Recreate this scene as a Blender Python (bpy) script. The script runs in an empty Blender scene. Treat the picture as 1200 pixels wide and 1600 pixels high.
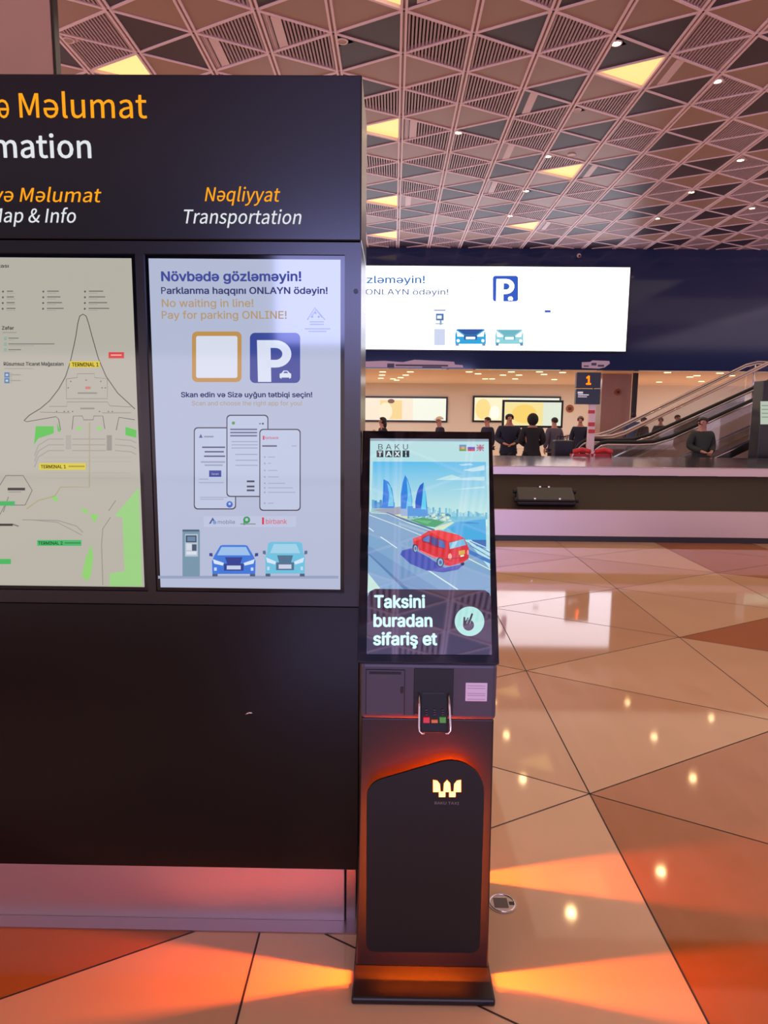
import bpy, bmesh, math, random
from mathutils import Vector, Matrix
random.seed(7)
C = bpy.context.scene.collection
PI = math.pi

# ------------------------------------------------------------------ camera
F, H, YH = 1080.0, 1.65, 647.0                 # focal length in px (1200x1600), eye height, horizon row
PITCH = math.atan((800 - YH) / F)
YAW = math.atan(13 / F)
ROLL = math.radians(.55)
fwd = Vector((-math.sin(YAW) * math.cos(PITCH), math.cos(YAW) * math.cos(PITCH), -math.sin(PITCH)))
rt0 = Vector((math.cos(YAW), math.sin(YAW), 0))
up0 = rt0.cross(fwd)
rt = rt0 * math.cos(ROLL) + up0 * math.sin(ROLL)
up = up0 * math.cos(ROLL) - rt0 * math.sin(ROLL)
EYE = Vector((0, 0, H))
cd = bpy.data.cameras.new('camera')
cam = bpy.data.objects.new('camera', cd); C.objects.link(cam)
M3 = Matrix((rt, up, -fwd)).transposed()
cam.matrix_world = Matrix.Translation(EYE) @ M3.to_4x4()
cd.sensor_fit = 'VERTICAL'; cd.sensor_height = 36.0; cd.lens = 36.0 * F / 1600
cd.clip_end = 200
bpy.context.scene.camera = cam


def ray(x, y): return fwd * F + rt * (x - 600) - up * (y - 800)
def at(x, y, Y): d = ray(x, y); return EYE + d * (Y / d.y)
def atz(x, y, z): d = ray(x, y); return EYE + d * ((z - H) / d.z)


# ------------------------------------------------------------------ world, lights, exposure
sc = bpy.context.scene
sc.view_settings.view_transform = 'Standard'; sc.view_settings.look = 'None'
sc.view_settings.gamma = 1; sc.view_settings.exposure = 0.0
sc.view_settings.use_curve_mapping = False
w = bpy.data.worlds.new('world'); sc.world = w; w.use_nodes = True
bg = w.node_tree.nodes['Background']
bg.inputs[0].default_value = (.90, .68, .78, 1); bg.inputs[1].default_value = 2.0


def area(name, loc, sx, sy, power, col, rot=(0, 0, 0), spread=PI):
    l = bpy.data.lights.new(name, 'AREA'); l.shape = 'RECTANGLE'; l.size = sx; l.size_y = sy
    l.energy = power; l.color = col; l.spread = spread
    o = bpy.data.objects.new(name, l); C.objects.link(o); o.location = loc; o.rotation_euler = rot
    return o


WARM = (1.0, .62, .26)
def spot(x, y, z, power, col=WARM, r=.085):
    l = bpy.data.lights.new('downlight_lamp', 'SPOT'); l.energy = power; l.color = col; l.shadow_soft_size = r
    l.spot_size = math.radians(150); l.spot_blend = .9
    o = bpy.data.objects.new('downlight_lamp', l); C.objects.link(o); o.location = (x, y, z)


# lamps of the ceiling fittings that stand over and behind the viewer; the ones in view are lit where they are built
SPOT_W = 34
for x, y in ((-4, 3.2), (.6, 3.6), (4.6, 4.4), (8.6, 2.6), (-7, 7), (-3, -2), (2.4, -2.2), (6.5, -2), (-6, -4)):
    spot(x, y, 7.08, SPOT_W)
for x in (-8, 0, 8, 16):
    area('soffit_light', (x, 30.5, 3.08), 5, 6, 210, (.92, .95, 1.0))
for x, y, pw in ((-4, 5, 120), (6, 5, 120), (-3, 15, 185), (7, 15, 185), (15, 11, 120)):       # added fill lamps without fittings, standing in for the many ceiling lamps
    area('hall_fill_light', (x, y, 7.0), 9, 9, pw, (1, .80, .60))

# ------------------------------------------------------------------ materials
def lin(c):
    return tuple(((v / 255) / 12.92 if v / 255 <= .04045 else ((v / 255 + .055) / 1.055) ** 2.4) for v in c)


MATS = {}
def mat(name, rgb, rough=.5, metal=0, spec=.5, emit=None, estr=1, bump=None, noise=None, aniso=0, coat=0):
    m = bpy.data.materials.new(name); m.use_nodes = True; MATS[name] = m
    nt = m.node_tree; b = nt.nodes['Principled BSDF']
    col = (*lin(rgb), 1)
    b.inputs['Base Color'].default_value = col
    b.inputs['Roughness'].default_value = rough
    b.inputs['Metallic'].default_value = metal
    b.inputs['Specular IOR Level'].default_value = spec
    if coat: b.inputs['Coat Weight'].default_value = coat; b.inputs['Coat Roughness'].default_value = .05
    if aniso: b.inputs['Anisotropic'].default_value = aniso
    if emit: b.inputs['Emission Color'].default_value = (*lin(emit), 1); b.inputs['Emission Strength'].default_value = estr
    if noise:      # (scale, amount, stretch): surface mottling of the stuff itself
        tc = nt.nodes.new('ShaderNodeTexCoord'); mp = nt.nodes.new('ShaderNodeMapping')
        mp.inputs['Scale'].default_value = noise[2] if len(noise) > 2 else (1, 1, 1)
        nz = nt.nodes.new('ShaderNodeTexNoise'); nz.inputs['Scale'].default_value = noise[0]; nz.inputs['Detail'].default_value = 6
        mx = nt.nodes.new('ShaderNodeMix'); mx.data_type = 'RGBA'
        a = noise[1]
        mx.inputs[6].default_value = (*[v * (1 - a) for v in col[:3]], 1)
        mx.inputs[7].default_value = (*[min(1, v * (1 + a)) for v in col[:3]], 1)
        nt.links.new(tc.outputs['Object'], mp.inputs[0]); nt.links.new(mp.outputs[0], nz.inputs[0])
        nt.links.new(nz.outputs[0], mx.inputs[0]); nt.links.new(mx.outputs[2], b.inputs['Base Color'])
    if bump:
        tc = nt.nodes.new('ShaderNodeTexCoord'); mp = nt.nodes.new('ShaderNodeMapping')
        mp.inputs['Scale'].default_value = bump[2] if len(bump) > 2 else (1, 1, 1)
        nz = nt.nodes.new('ShaderNodeTexNoise'); nz.inputs['Scale'].default_value = bump[0]
        bp = nt.nodes.new('ShaderNodeBump'); bp.inputs['Strength'].default_value = bump[1]; bp.inputs['Distance'].default_value = .01
        nt.links.new(tc.outputs['Object'], mp.inputs[0]); nt.links.new(mp.outputs[0], nz.inputs[0])
        nt.links.new(nz.outputs[0], bp.inputs['Height']); nt.links.new(bp.outputs[0], b.inputs['Normal'])
    return m


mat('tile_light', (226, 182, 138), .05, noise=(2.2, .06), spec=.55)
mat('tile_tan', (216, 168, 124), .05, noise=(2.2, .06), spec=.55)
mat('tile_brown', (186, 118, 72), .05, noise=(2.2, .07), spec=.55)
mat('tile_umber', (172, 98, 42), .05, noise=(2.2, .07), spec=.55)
mat('joint', (56, 36, 26), .6)
mat('ceil_beige', (160, 128, 112), .4)
mat('ceil_dark', (54, 40, 52), .45)
mat('ceil_back', (26, 21, 24), .7)
mat('ceil_slat', (176, 152, 158), .4)
mat('ceil_bar', (236, 210, 214), .4)
mat('plenum', (20, 16, 16), .9)
mat('plate_white', (225, 200, 200), .4)
mat('panel_yellow', (230, 200, 140), .5, emit=(255, 222, 140), estr=.95)
mat('spot_on', (255, 240, 200), .5, emit=(255, 232, 180), estr=14)
mat('down_on', (255, 235, 190), .5, emit=(255, 226, 160), estr=4)
mat('pale_shape', (196, 180, 206), .4)
mat('pale_shape_mark', (70, 66, 96), .5)
mat('spot_off', (170, 140, 125), .3, metal=.6)
mat('fascia', (34, 44, 82), .08, spec=.35)
mat('wall_warm', (216, 206, 184), .6, noise=(.4, .04))
mat('soffit', (232, 214, 188), .6)
mat('marble', (160, 124, 114), .25, noise=(1.6, .16, (1, 1, .5)))
mat('black_pole', (18, 17, 20), .3)
mat('totem_black', (15, 14, 17), .24, spec=.6)
mat('totem_lower', (13, 11, 12), .22, spec=.35)
mat('bezel', (8, 8, 11), .08, spec=.5)
mat('steel', (214, 196, 198), .42, metal=1, bump=(40, .03, (8, 1, .3)))
mat('steel_soft', (190, 172, 170), .34, metal=1)
mat('steel_dark', (100, 90, 92), .35, metal=1)
mat('letter_orange', (150, 100, 20), .5, emit=(244, 172, 34), estr=.8)
mat('letter_white', (140, 140, 140), .5, emit=(228, 232, 236), estr=.7)
mat('letter_grey', (150, 140, 140), .5)
mat('kiosk_black', (24, 21, 23), .38, bump=(900, .05))
mat('kiosk_grey', (78, 72, 84), .40, bump=(900, .05))
mat('kiosk_plate', (17, 15, 16), .45)
mat('niche', (4, 4, 6), .35)
mat('glass_black', (6, 6, 8), .05, spec=.55)
mat('rubber', (14, 14, 15), .6)
mat('lcd', (28, 36, 44), .2)
mat('key_red', (210, 25, 25), .4, emit=(210, 25, 25), estr=.3)
mat('key_orange', (205, 100, 20), .4, emit=(205, 100, 20), estr=.3)
mat('key_green', (70, 140, 20), .4, emit=(70, 140, 20), estr=.3)
mat('chrome', (225, 215, 215), .15, metal=1)
mat('sticker', (236, 218, 236), .6)
mat('sticker_ink', (196, 170, 190), .6)
mat('led_orange', (255, 90, 10), .5, emit=(255, 66, 0), estr=55)
mat('led_bright', (255, 90, 10), .5, emit=(255, 66, 0), estr=520)
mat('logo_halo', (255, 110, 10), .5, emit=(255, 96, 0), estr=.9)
mat('logo_lit', (255, 220, 140), .5, emit=(255, 214, 110), estr=2.6)
mat('belt', (46, 34, 27), .6, spec=.2, noise=(1.5, .15, (3, 1, 1)))
mat('belt_dark', (46, 36, 28), .4)
mat('island_top', (178, 158, 160), .16, metal=1)
mat('kick', (18, 16, 22), .4)
mat('bag_black', (16, 16, 22), .45, bump=(60, .1))
mat('bag_blue', (40, 60, 100), .6)
mat('trolley_red', (205, 30, 40), .35)
mat('panel_grey', (168, 148, 138), .35)
mat('sign_dark', (32, 36, 56), .3)
mat('sign_teal', (20, 42, 62), .3)
mat('sign_orange', (255, 160, 20), .5, emit=(255, 150, 10), estr=.8)
mat('sign_white', (225, 230, 235), .5, emit=(225, 230, 235), estr=.25)
mat('banner_white', (232, 205, 205), .5)
mat('banner_red', (205, 60, 60), .5)
mat('disc_orange', (150, 78, 30), .5)
mat('disc_ink', (60, 32, 20), .5)
mat('skin', (190, 135, 112), .55)
mat('hair_dark', (26, 20, 20), .6)
mat('hair_grey', (120, 105, 95), .7)
mat('cap_white', (225, 205, 170), .7)
mat('cloth_navy', (26, 30, 52), .8)
mat('cloth_black', (20, 19, 24), .8)
mat('cloth_grey', (84, 78, 92), .8)
mat('cloth_blue', (56, 78, 120), .8)
mat('cloth_green', (40, 46, 42), .7)
mat('cloth_jeans', (36, 38, 54), .8)
mat('shoe', (18, 16, 16), .5)
mat('eye', (20, 15, 15), .3)
mat('lip', (140, 80, 72), .5)


def glass(name, tint=(.92, .93, .95), f=.18):
    m = bpy.data.materials.new(name); m.use_nodes = True; MATS[name] = m
    nt = m.node_tree; nt.nodes.clear()
    o = nt.nodes.new('ShaderNodeOutputMaterial'); mx = nt.nodes.new('ShaderNodeMixShader')
    t = nt.nodes.new('ShaderNodeBsdfTransparent'); t.inputs[0].default_value = (*tint, 1)
    g = nt.nodes.new('ShaderNodeBsdfGlossy'); g.inputs['Roughness'].default_value = .03
    lw = nt.nodes.new('ShaderNodeFresnel'); lw.inputs['IOR'].default_value = 1.6
    nt.links.new(lw.outputs[0], mx.inputs[0]); nt.links.new(t.outputs[0], mx.inputs[1]); nt.links.new(g.outputs[0], mx.inputs[2])
    nt.links.new(mx.outputs[0], o.inputs[0])
    return m


glass('glass')


def screen_mat(name, strength, rough=.06):
    m = mat(name, (4, 4, 5), rough, spec=.5)
    nt = m.node_tree; b = nt.nodes['Principled BSDF']
    a = nt.nodes.new('ShaderNodeAttribute'); a.attribute_name = 'col'
    nt.links.new(a.outputs['Color'], b.inputs['Emission Color']); b.inputs['Emission Strength'].default_value = strength
    return m


screen_mat('lcd_picture', 1.0); k_ = screen_mat('kiosk_lcd', 1.0, .03).node_tree.nodes['Principled BSDF']; k_.inputs['IOR'].default_value = 1.9; k_.inputs['Specular IOR Level'].default_value = 1.0; screen_mat('wall_picture', 1.0, .3); screen_mat('led_picture', 2.6, .4); screen_mat('led_blue', 14.0, .4)

# ------------------------------------------------------------------ mesh helpers
class MB:
    def __init__(s): s.v = []; s.f = []; s.m = []; s.mats = []; s.sm = []; s.bev = None
    def mi(s, m):
        if m not in s.mats: s.mats.append(m)
        return s.mats.index(m)
    def add(s, vs, fs, m='kiosk_black', smooth=False):
        o = len(s.v); s.v += [tuple(v) for v in vs]; k = s.mi(m)
        for f in fs: s.f.append([i + o for i in f]); s.m.append(k); s.sm.append(smooth)
        return s
    def box(s, x0, x1, y0, y1, z0, z1, m):
        vs = [(x, y, z) for z in (z0, z1) for y in (y0, y1) for x in (x0, x1)]
        return s.add(vs, [(0, 2, 3, 1), (4, 5, 7, 6), (0, 1, 5, 4), (2, 6, 7, 3), (0, 4, 6, 2), (1, 3, 7, 5)], m)
    def prism(s, pts, axis, a, b, m):
        """pts: 2-D outline; extruded along axis from a to b"""
        def P(p, t):
            if axis == 'x': return (t, p[0], p[1])
            if axis == 'y': return (p[0], t, p[1])
            return (p[0], p[1], t)
        n = len(pts)
        ar = sum(pts[i][0] * pts[(i + 1) % n][1] - pts[(i + 1) % n][0] * pts[i][1] for i in range(n))
        vs = [P(p, a) for p in pts] + [P(p, b) for p in pts]
        fl = (ar > 0) ^ (axis == 'y') ^ (b < a)
        c1, c2 = list(range(n)), list(range(n, 2 * n))
        fs = [c1[::-1], c2] if fl else [c1, c2[::-1]]
        for i in range(n):
            j = (i + 1) % n
            fs.append((i, j, n + j, n + i) if fl else (j, i, n + i, n + j))
        return s.add(vs, fs, m)
    def tube(s, path, r, m, n=8, cap=True, closed=False):
        path = [Vector(p) for p in path]; L = len(path); vs = []; fs = []
        ref = None
        for i, p in enumerate(path):
            a = path[i - 1] if i else (path[-1] if closed else p); b = path[i + 1] if i < L - 1 else (path[0] if closed else p)
            t = (b - a).normalized()
            if ref is None:
                ref = Vector((0, 0, 1)) if abs(t.z) < .9 else Vector((0, 1, 0))
            u = t.cross(ref).normalized(); v = u.cross(t).normalized(); ref = v
            rr = r[i] if isinstance(r, (list, tuple)) else r
            for k in range(n):
                an = 2 * PI * k / n; vs.append(p + u * math.cos(an) * rr + v * math.sin(an) * rr)
        for i in range(L - 1 + (1 if closed else 0)):
            for k in range(n):
                k2 = (k + 1) % n; i2 = (i + 1) % L
                fs.append((i * n + k, i * n + k2, i2 * n + k2, i2 * n + k))
        if cap and not closed: fs += [tuple(range(n))[::-1], tuple(range((L - 1) * n, L * n))]
        return s.add(vs, fs, m, True)
    def disc(s, c, r, h, m, n=24, axis='z', smooth=False):
        pts = [(r * math.cos(2 * PI * k / n), r * math.sin(2 * PI * k / n)) for k in range(n)]
        c = Vector(c)
        if axis == 'z': return s.prism([(c.x + p[0], c.y + p[1]) for p in pts], 'z', c.z, c.z + h, m)
        if axis == 'y': return s.prism([(c.x + p[0], c.z + p[1]) for p in pts], 'y', c.y, c.y + h, m)
        return s.prism([(c.y + p[0], c.z + p[1]) for p in pts], 'x', c.x, c.x + h, m)
    def ball(s, c, rx, ry, rz, m, nu=14, nv=9, cut=None):
        vs = []; fs = []
        for j in range(nv + 1):
            th = PI * j / nv
            for i in range(nu):
                ph = 2 * PI * i / nu
                vs.append((c[0] + rx * math.sin(th) * math.cos(ph), c[1] + ry * math.sin(th) * math.sin(ph), c[2] + rz * math.cos(th)))
        for j in range(nv):
            for i in range(nu):
                f = (j * nu + i, (j + 1) * nu + i, (j + 1) * nu + (i + 1) % nu, j * nu + (i + 1) % nu)
                if cut is None or cut(sum((Vector(vs[k]) for k in f), Vector()) / 4): fs.append(f)
        return s.add(vs, fs, m, True)
    def build(s, name, parent=None, loc=(0, 0, 0), bevel=0, seg=2):
        me = bpy.data.meshes.new(name)
        off = Vector(loc)
        me.from_pydata([Vector(v) - off for v in s.v], [], s.f)
        for m in s.mats: me.materials.append(MATS[m])
        me.polygons.foreach_set('material_index', s.m); me.polygons.foreach_set('use_smooth', s.sm)
        me.update()
        o = bpy.data.objects.new(name, me); C.objects.link(o); o.location = off
        if parent: o.parent = parent; o.location = off - parent.location if parent.parent is None else off
        if bevel:
            bm = bmesh.new(); bm.from_mesh(me); bmesh.ops.remove_doubles(bm, verts=bm.verts, dist=1e-6)
            es = [e for e in bm.edges if len(e.link_faces) == 2 and e.calc_face_angle(0) > .5]
            bmesh.ops.bevel(bm, geom=es, offset=bevel, segments=seg, affect='EDGES', profile=.5, clamp_overlap=True)
            bm.to_mesh(me); bm.free(); me.update()
        return o


def tag(o, label, cat=None, group=None, kind=None):
    if label: o['label'] = label
    if cat: o['category'] = cat
    if group: o['group'] = group
    if kind: o['kind'] = kind
    return o


def empty(name, loc, label, cat, group=None):
    o = bpy.data.objects.new(name, None); C.objects.link(o); o.location = loc; o.empty_display_size = .05
    return tag(o, label, cat, group)


def struct(o): o['kind'] = 'structure'; return o


def part(mb, name, parent, bevel=0, seg=2, label=None):
    """world-space mesh data made a child of parent"""
    o = mb.build(name, None, (0, 0, 0), bevel, seg)
    o.parent = parent
    p = Vector((0, 0, 0)); q = parent
    while q: p += q.location; q = q.parent
    o.location = -p
    if label: o['label'] = label
    return o


def rrect(x0, x1, z0, z1, r, n=5):
    pts = []
    for cx, cz, a in ((x1 - r, z1 - r, 0), (x0 + r, z1 - r, 90), (x0 + r, z0 + r, 180), (x1 - r, z0 + r, 270)):
        for k in range(n + 1):
            t = math.radians(a + 90 * k / n); pts.append((cx + r * math.cos(t), cz + r * math.sin(t)))
    return pts


def round_poly(pts, rs, n=6):
    out = []; L = len(pts)
    for i, p in enumerate(pts):
        a = Vector(pts[i - 1]); b = Vector(p); c = Vector(pts[(i + 1) % L]); r = rs[i]
        d1 = (a - b).normalized(); d2 = (c - b).normalized()
        ang = d1.angle(d2); t = min(r / math.tan(ang / 2), (a - b).length * .48, (c - b).length * .48); rr = t * math.tan(ang / 2)
        ctr = b + (d1 + d2).normalized() * (rr / math.sin(ang / 2))
        s1 = b + d1 * t - ctr; s2 = b + d2 * t - ctr
        a1 = math.atan2(s1.y, s1.x); da = (math.atan2(s2.y, s2.x) - a1 + PI) % (2 * PI) - PI
        for k in range(n + 1):
            an = a1 + da * k / n; out.append((ctr.x + rr * math.cos(an), ctr.y + rr * math.sin(an)))
    return out


# ------------------------------------------------------------------ lettering
import os
from mathutils.geometry import tessellate_polygon
FONTS = {}
for key_, file_ in (('sans', 'Inter.woff2'), ('humanist', 'Noto Sans CJK Regular.woff2')):
    try:
        FONTS[key_] = bpy.data.fonts.load(os.path.join(bpy.utils.resource_path('LOCAL'), 'datafiles', 'fonts', file_))
    except Exception:
        FONTS[key_] = None
FACE = 'sans'
def inside(p, poly):
    r = False
    for i in range(len(poly)):
        a, b = poly[i - 1], poly[i]
        if (a[1] > p[1]) != (b[1] > p[1]) and p[0] < (b[0] - a[0]) * (p[1] - a[1]) / (b[1] - a[1]) + a[0]: r = not r
    return r


def fill_outlines(me):
    """fill every outer contour with its own holes, so overlapping strokes simply cover each other"""
    nb = {}
    for e in me.edges:
        a, b = e.vertices; nb.setdefault(a, []).append(b); nb.setdefault(b, []).append(a)
    seen, loops = set(), []
    for v0 in sorted(nb):
        if v0 in seen: continue
        lp, v = [], v0
        while v is not None and v not in seen:
            seen.add(v); lp.append((me.vertices[v].co.x, me.vertices[v].co.y))
            cand = [n for n in sorted(nb[v], key=lambda n: abs(n - v - 1)) if n not in seen]; v = cand[0] if cand else None
        if len(lp) > 2: loops.append(lp)
    def sarea(l): return sum(l[i - 1][0] * l[i][1] - l[i][0] * l[i - 1][1] for i in range(len(l))) / 2
    if not loops: return [], []
    sg = 1 if sarea(max(loops, key=lambda l: abs(sarea(l)))) > 0 else -1
    outer = [l for l in loops if sarea(l) * sg > 0]; holes = [l for l in loops if sarea(l) * sg < 0]
    vs, fs = [], []
    for o in outer:
        hs = [h for h in holes if inside(h[0], o) and inside(h[len(h) // 2], o)]
        allp = [p for l in [o] + hs for p in l]; k = len(vs)
        tr = tessellate_polygon([[Vector((x, y, 0)) for x, y in l] for l in [o] + hs])
        vs += allp; fs += [tuple(i + k for i in t) for t in tr]
    return vs, fs


_cache = {}
def glyphs(text, bold=0, shear=0):
    key = (FACE, text, bold, shear)
    if key in _cache: return _cache[key]
    if '\u0259' in text or ('P' in text and FACE == 'sans' and len(text) > 1):   # these two are set by hand at their own pen positions
        special = '\u0259P' if FACE == 'sans' else '\u0259'
        def pen(i):
            a = max(v[0] for v in glyphs(text[:i].replace('\u0259', 'e').replace('P', 'F') + 'l')[0]); return a - max(v[0] for v in glyphs('l')[0])
        vs, fs, i = [], [], 0
        while i < len(text):
            j = i
            while j < len(text) and text[j] not in special: j += 1
            if j > i and text[i:j].strip():
                lead = len(text[i:j]) - len(text[i:j].lstrip())
                a, f = glyphs(text[i:j].strip(), bold, shear); p = pen(i + lead); o_ = len(vs)
                vs += [(x + p, y) for x, y in a]; fs += [tuple(k + o_ for k in q) for q in f]
            if j < len(text):
                p = pen(j); o_ = len(vs)
                if text[j] == 'P': a, f = glyphs('P', bold, shear)
                else:
                    a, f = glyphs('e', bold, shear)
                    cx = min(v[0] for v in a) + max(v[0] for v in a); cy = min(v[1] for v in a) + max(v[1] for v in a)
                    a = [(cx - x, cy - y) for x, y in a]
                vs += [(x + p, y) for x, y in a]; fs += [tuple(k + o_ for k in q) for q in f]
            i = j + 1
        _cache[key] = (vs, fs); return vs, fs
    if text == 'P' and FACE == 'sans':       # stem and half-round bowl
        h = cap_height(0); x0, t = .10 * h, (.125 + .9 * bold) * h; r = .29 * h; b = bold * .5
        vs = [(x0 - b, -b), (x0 + t, -b), (x0 + t, h + b), (x0 - b, h + b)]; fs = [(0, 1, 2, 3)]
        path = [(x0 + t * .5, h)] + [(x0 + .34 * h + r * math.sin(PI * k / 14), h - r + r * math.cos(PI * k / 14)) for k in range(15)] + [(x0 + t * .5, h - 2 * r)]
        for q, (x, y) in enumerate(path):
            an = PI * min(max(q - 1, 0), 14) / 14; n_ = (math.sin(an), math.cos(an)); k = len(vs)
            vs += [(x + n_[0] * b, y + n_[1] * b), (x - n_[0] * (t - b), y - n_[1] * (t - b))]
            if q: fs.append((k - 2, k - 1, k + 1, k))
        _cache[key] = (vs, fs); return vs, fs
    cu = bpy.data.curves.new('t', 'FONT'); cu.body = text
    if FONTS.get(FACE): cu.font = FONTS[FACE]
    cu.shear = shear; cu.resolution_u = 3; cu.dimensions = '2D'; cu.fill_mode = 'NONE'
    o = bpy.data.objects.new('t', cu); C.objects.link(o)
    dg = bpy.context.evaluated_depsgraph_get(); dg.update()
    me = bpy.data.meshes.new_from_object(o.evaluated_get(dg))
    vs, fs = fill_outlines(me)
    if bold:        # heavier weight: the outline drawn again a little to every side
        b0, f0 = vs, fs; vs, fs = [], []
        for k in range(9):
            dx, dy = (0, 0) if k == 8 else (bold * math.cos(PI * k / 4), bold * math.sin(PI * k / 4) * .8)
            o_ = len(vs); vs += [(x + dx, y + dy) for x, y in b0]; fs += [tuple(i + o_ for i in f) for f in f0]
    bpy.data.objects.remove(o); bpy.data.curves.remove(cu); bpy.data.meshes.remove(me)
    _cache[key] = (vs, fs); return vs, fs


_cap = {}
def cap_height(bold):
    key = (FACE, bold)
    if key not in _cap:
        vs, _ = glyphs('H', bold); _cap[key] = max(v[1] for v in vs)
    return _cap[key]


def fit_text(text, x0, x1, base, cap, bold=0, shear=0):
    """2-D outline fitted so the ink runs x0..x1 with capital height cap on baseline base (x right, y up)"""
    vs, fs = glyphs(text, bold, shear)
    if not vs: return [], []
    a = min(v[0] for v in vs); b = max(v[0] for v in vs); k = cap / cap_height(bold); sx = (x1 - x0) / (b - a)
    return [(x0 + (v[0] - a) * sx, base + v[1] * k) for v in vs], fs


class Plane:
    """a flat picture plane in the place; px() carries photograph points onto it"""
    def __init__(s, o, u, v): s.o = Vector(o); s.u = Vector(u).normalized(); s.v = Vector(v).normalized(); s.n = s.u.cross(s.v)
    def px(s, x, y):
        d = ray(x, y); t = (s.o - EYE).dot(s.n) / d.dot(s.n); p = EYE + d * t - s.o
        return (p.dot(s.u), p.dot(s.v))
    def w(s, p, h=0): return s.o + s.u * p[0] + s.v * p[1] + s.n * h


class Pic:
    """flat artwork: coloured polygons on a plane, stacked in thin layers"""
    def __init__(s, plane, step): s.p = plane; s.st = step; s.v = []; s.f = []; s.c = []; s.k = 0
    def uv(s, pts, col, tri=None, gain=1, cols=None):
        s.k += 1; o = len(s.v); s.v += [s.p.w(q, s.st * s.k) for q in pts]
        fs = tri if tri else [tuple(range(len(pts)))]
        l = tuple(c * gain for c in lin(col)) if cols is None else None
        for f in fs:
            s.f.append([i + o for i in f]); s.c.append([l or tuple(c * gain for c in lin(cols[i])) for i in f])
        return s
    def poly(s, pts, col, gain=1, cols=None): return s.uv([s.p.px(*q) for q in pts], col, None, gain, cols)
    def rect(s, x0, y0, x1, y1, col, gain=1, r=0):
        if r:
            return s.poly(rrect(x0, x1, y0, y1, r), col, gain)
        return s.poly([(x0, y1), (x1, y1), (x1, y0), (x0, y0)], col, gain)
    def disc(s, x, y, r, col, gain=1, ry=None, n=24):
        return s.poly([(x + r * math.cos(2 * PI * k / n), y - (ry or r) * math.sin(2 * PI * k / n)) for k in range(n)], col, gain)
    def line(s, pts, wd, col, gain=1):
        q = [Vector(s.p.px(*p)) for p in pts]
        ww = (Vector(s.p.px(pts[0][0] + wd, pts[0][1])) - q[0]).length / 2
        n = len(q); L = []; R = []
        for i in range(n):
            t = (q[min(i + 1, n - 1)] - q[max(i - 1, 0)]).normalized(); m = Vector((-t.y, t.x)) * ww
            L.append(q[i] + m); R.append(q[i] - m)
        return s.uv(R + L, col, [(i, i + 1, n + i + 1, n + i) for i in range(n - 1)], gain)
    def text(s, t, x0, x1, yb, cap, col, gain=1, bold=0, shear=0):
        a = s.p.px(x0, yb); b = s.p.px(x1, yb); c = s.p.px(x0, yb - cap)
        ang = math.atan2(b[1] - a[1], b[0] - a[0])
        vs, fs = fit_text(t, 0, math.hypot(b[0] - a[0], b[1] - a[1]), 0, abs(c[1] - a[1]), bold, shear)
        ca, sa = math.cos(ang), math.sin(ang)
        return s.uv([(a[0] + v[0] * ca - v[1] * sa, a[1] + v[0] * sa + v[1] * ca) for v in vs], col, fs, gain)
    def build(s, name, parent, m):
        me = bpy.data.meshes.new(name); me.from_pydata(s.v, [], s.f); me.materials.append(MATS[m])
        at_ = me.color_attributes.new('col', 'FLOAT_COLOR', 'CORNER')
        i = 0
        flat = []
        for cs in s.c:
            for c in cs: flat += [*c, 1.0]
        at_.data.foreach_set('color', flat)
        bm = bmesh.new(); bm.from_mesh(me)
        bm.normal_update()
        for f in bm.faces:
            if f.normal.dot(s.p.n) < 0: f.normal_flip()
        bm.to_mesh(me); bm.free(); me.update()
        o = bpy.data.objects.new(name, me); C.objects.link(o); o.parent = parent
        p = Vector((0, 0, 0)); q = parent
        while q: p += q.location; q = q.parent
        o.location = -p
        return o


# ================================================================== SETTING
# ---- floor: large equilateral terrazzo triangles in four tones with dark joints
TW, TL, TX, TY = 1.295, 1.476, .885, 2.857
def clip_y(poly, ymax, ymin=-1e9):
    for lim, sgn in ((ymax, 1), (ymin, -1)):
        out = []
        for i, p in enumerate(poly):
            q = poly[(i + 1) % len(poly)]
            a = (lim - p[1]) * sgn; b = (lim - q[1]) * sgn
            if a >= 0: out.append(p)
            if a * b < 0: t = a / (a - b); out.append((p[0] + (q[0] - p[0]) * t, p[1] + (q[1] - p[1]) * t))
        poly = out
        if len(poly) < 3: return []
    return poly


def tri(c, r, X0, W, Y0, L):
    """triangle r of column c (centre Y0 + r L/2)"""
    yc = Y0 + r * L / 2; x0 = X0 + c * W; x1 = x0 + W
    if (c + r) % 2 == 0: return [(x0, yc), (x1, yc - L / 2), (x1, yc + L / 2)]      # node on the left line
    return [(x0, yc + L / 2), (x0, yc - L / 2), (x1, yc)]


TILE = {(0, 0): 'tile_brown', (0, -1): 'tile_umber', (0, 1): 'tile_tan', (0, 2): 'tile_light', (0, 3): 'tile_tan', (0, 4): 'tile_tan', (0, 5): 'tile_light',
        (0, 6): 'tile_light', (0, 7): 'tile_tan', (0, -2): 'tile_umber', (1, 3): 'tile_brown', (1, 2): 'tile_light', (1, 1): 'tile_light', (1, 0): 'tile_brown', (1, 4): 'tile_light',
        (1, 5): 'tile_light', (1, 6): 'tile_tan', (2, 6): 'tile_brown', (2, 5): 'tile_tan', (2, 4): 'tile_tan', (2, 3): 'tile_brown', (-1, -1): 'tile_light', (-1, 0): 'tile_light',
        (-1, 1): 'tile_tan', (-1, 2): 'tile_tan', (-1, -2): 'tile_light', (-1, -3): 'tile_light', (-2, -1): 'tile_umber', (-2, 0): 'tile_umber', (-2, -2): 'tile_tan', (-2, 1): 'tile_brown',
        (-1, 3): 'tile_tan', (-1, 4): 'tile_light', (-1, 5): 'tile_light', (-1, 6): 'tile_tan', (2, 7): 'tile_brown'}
fl = MB(); rnd = random.Random(3)
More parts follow.
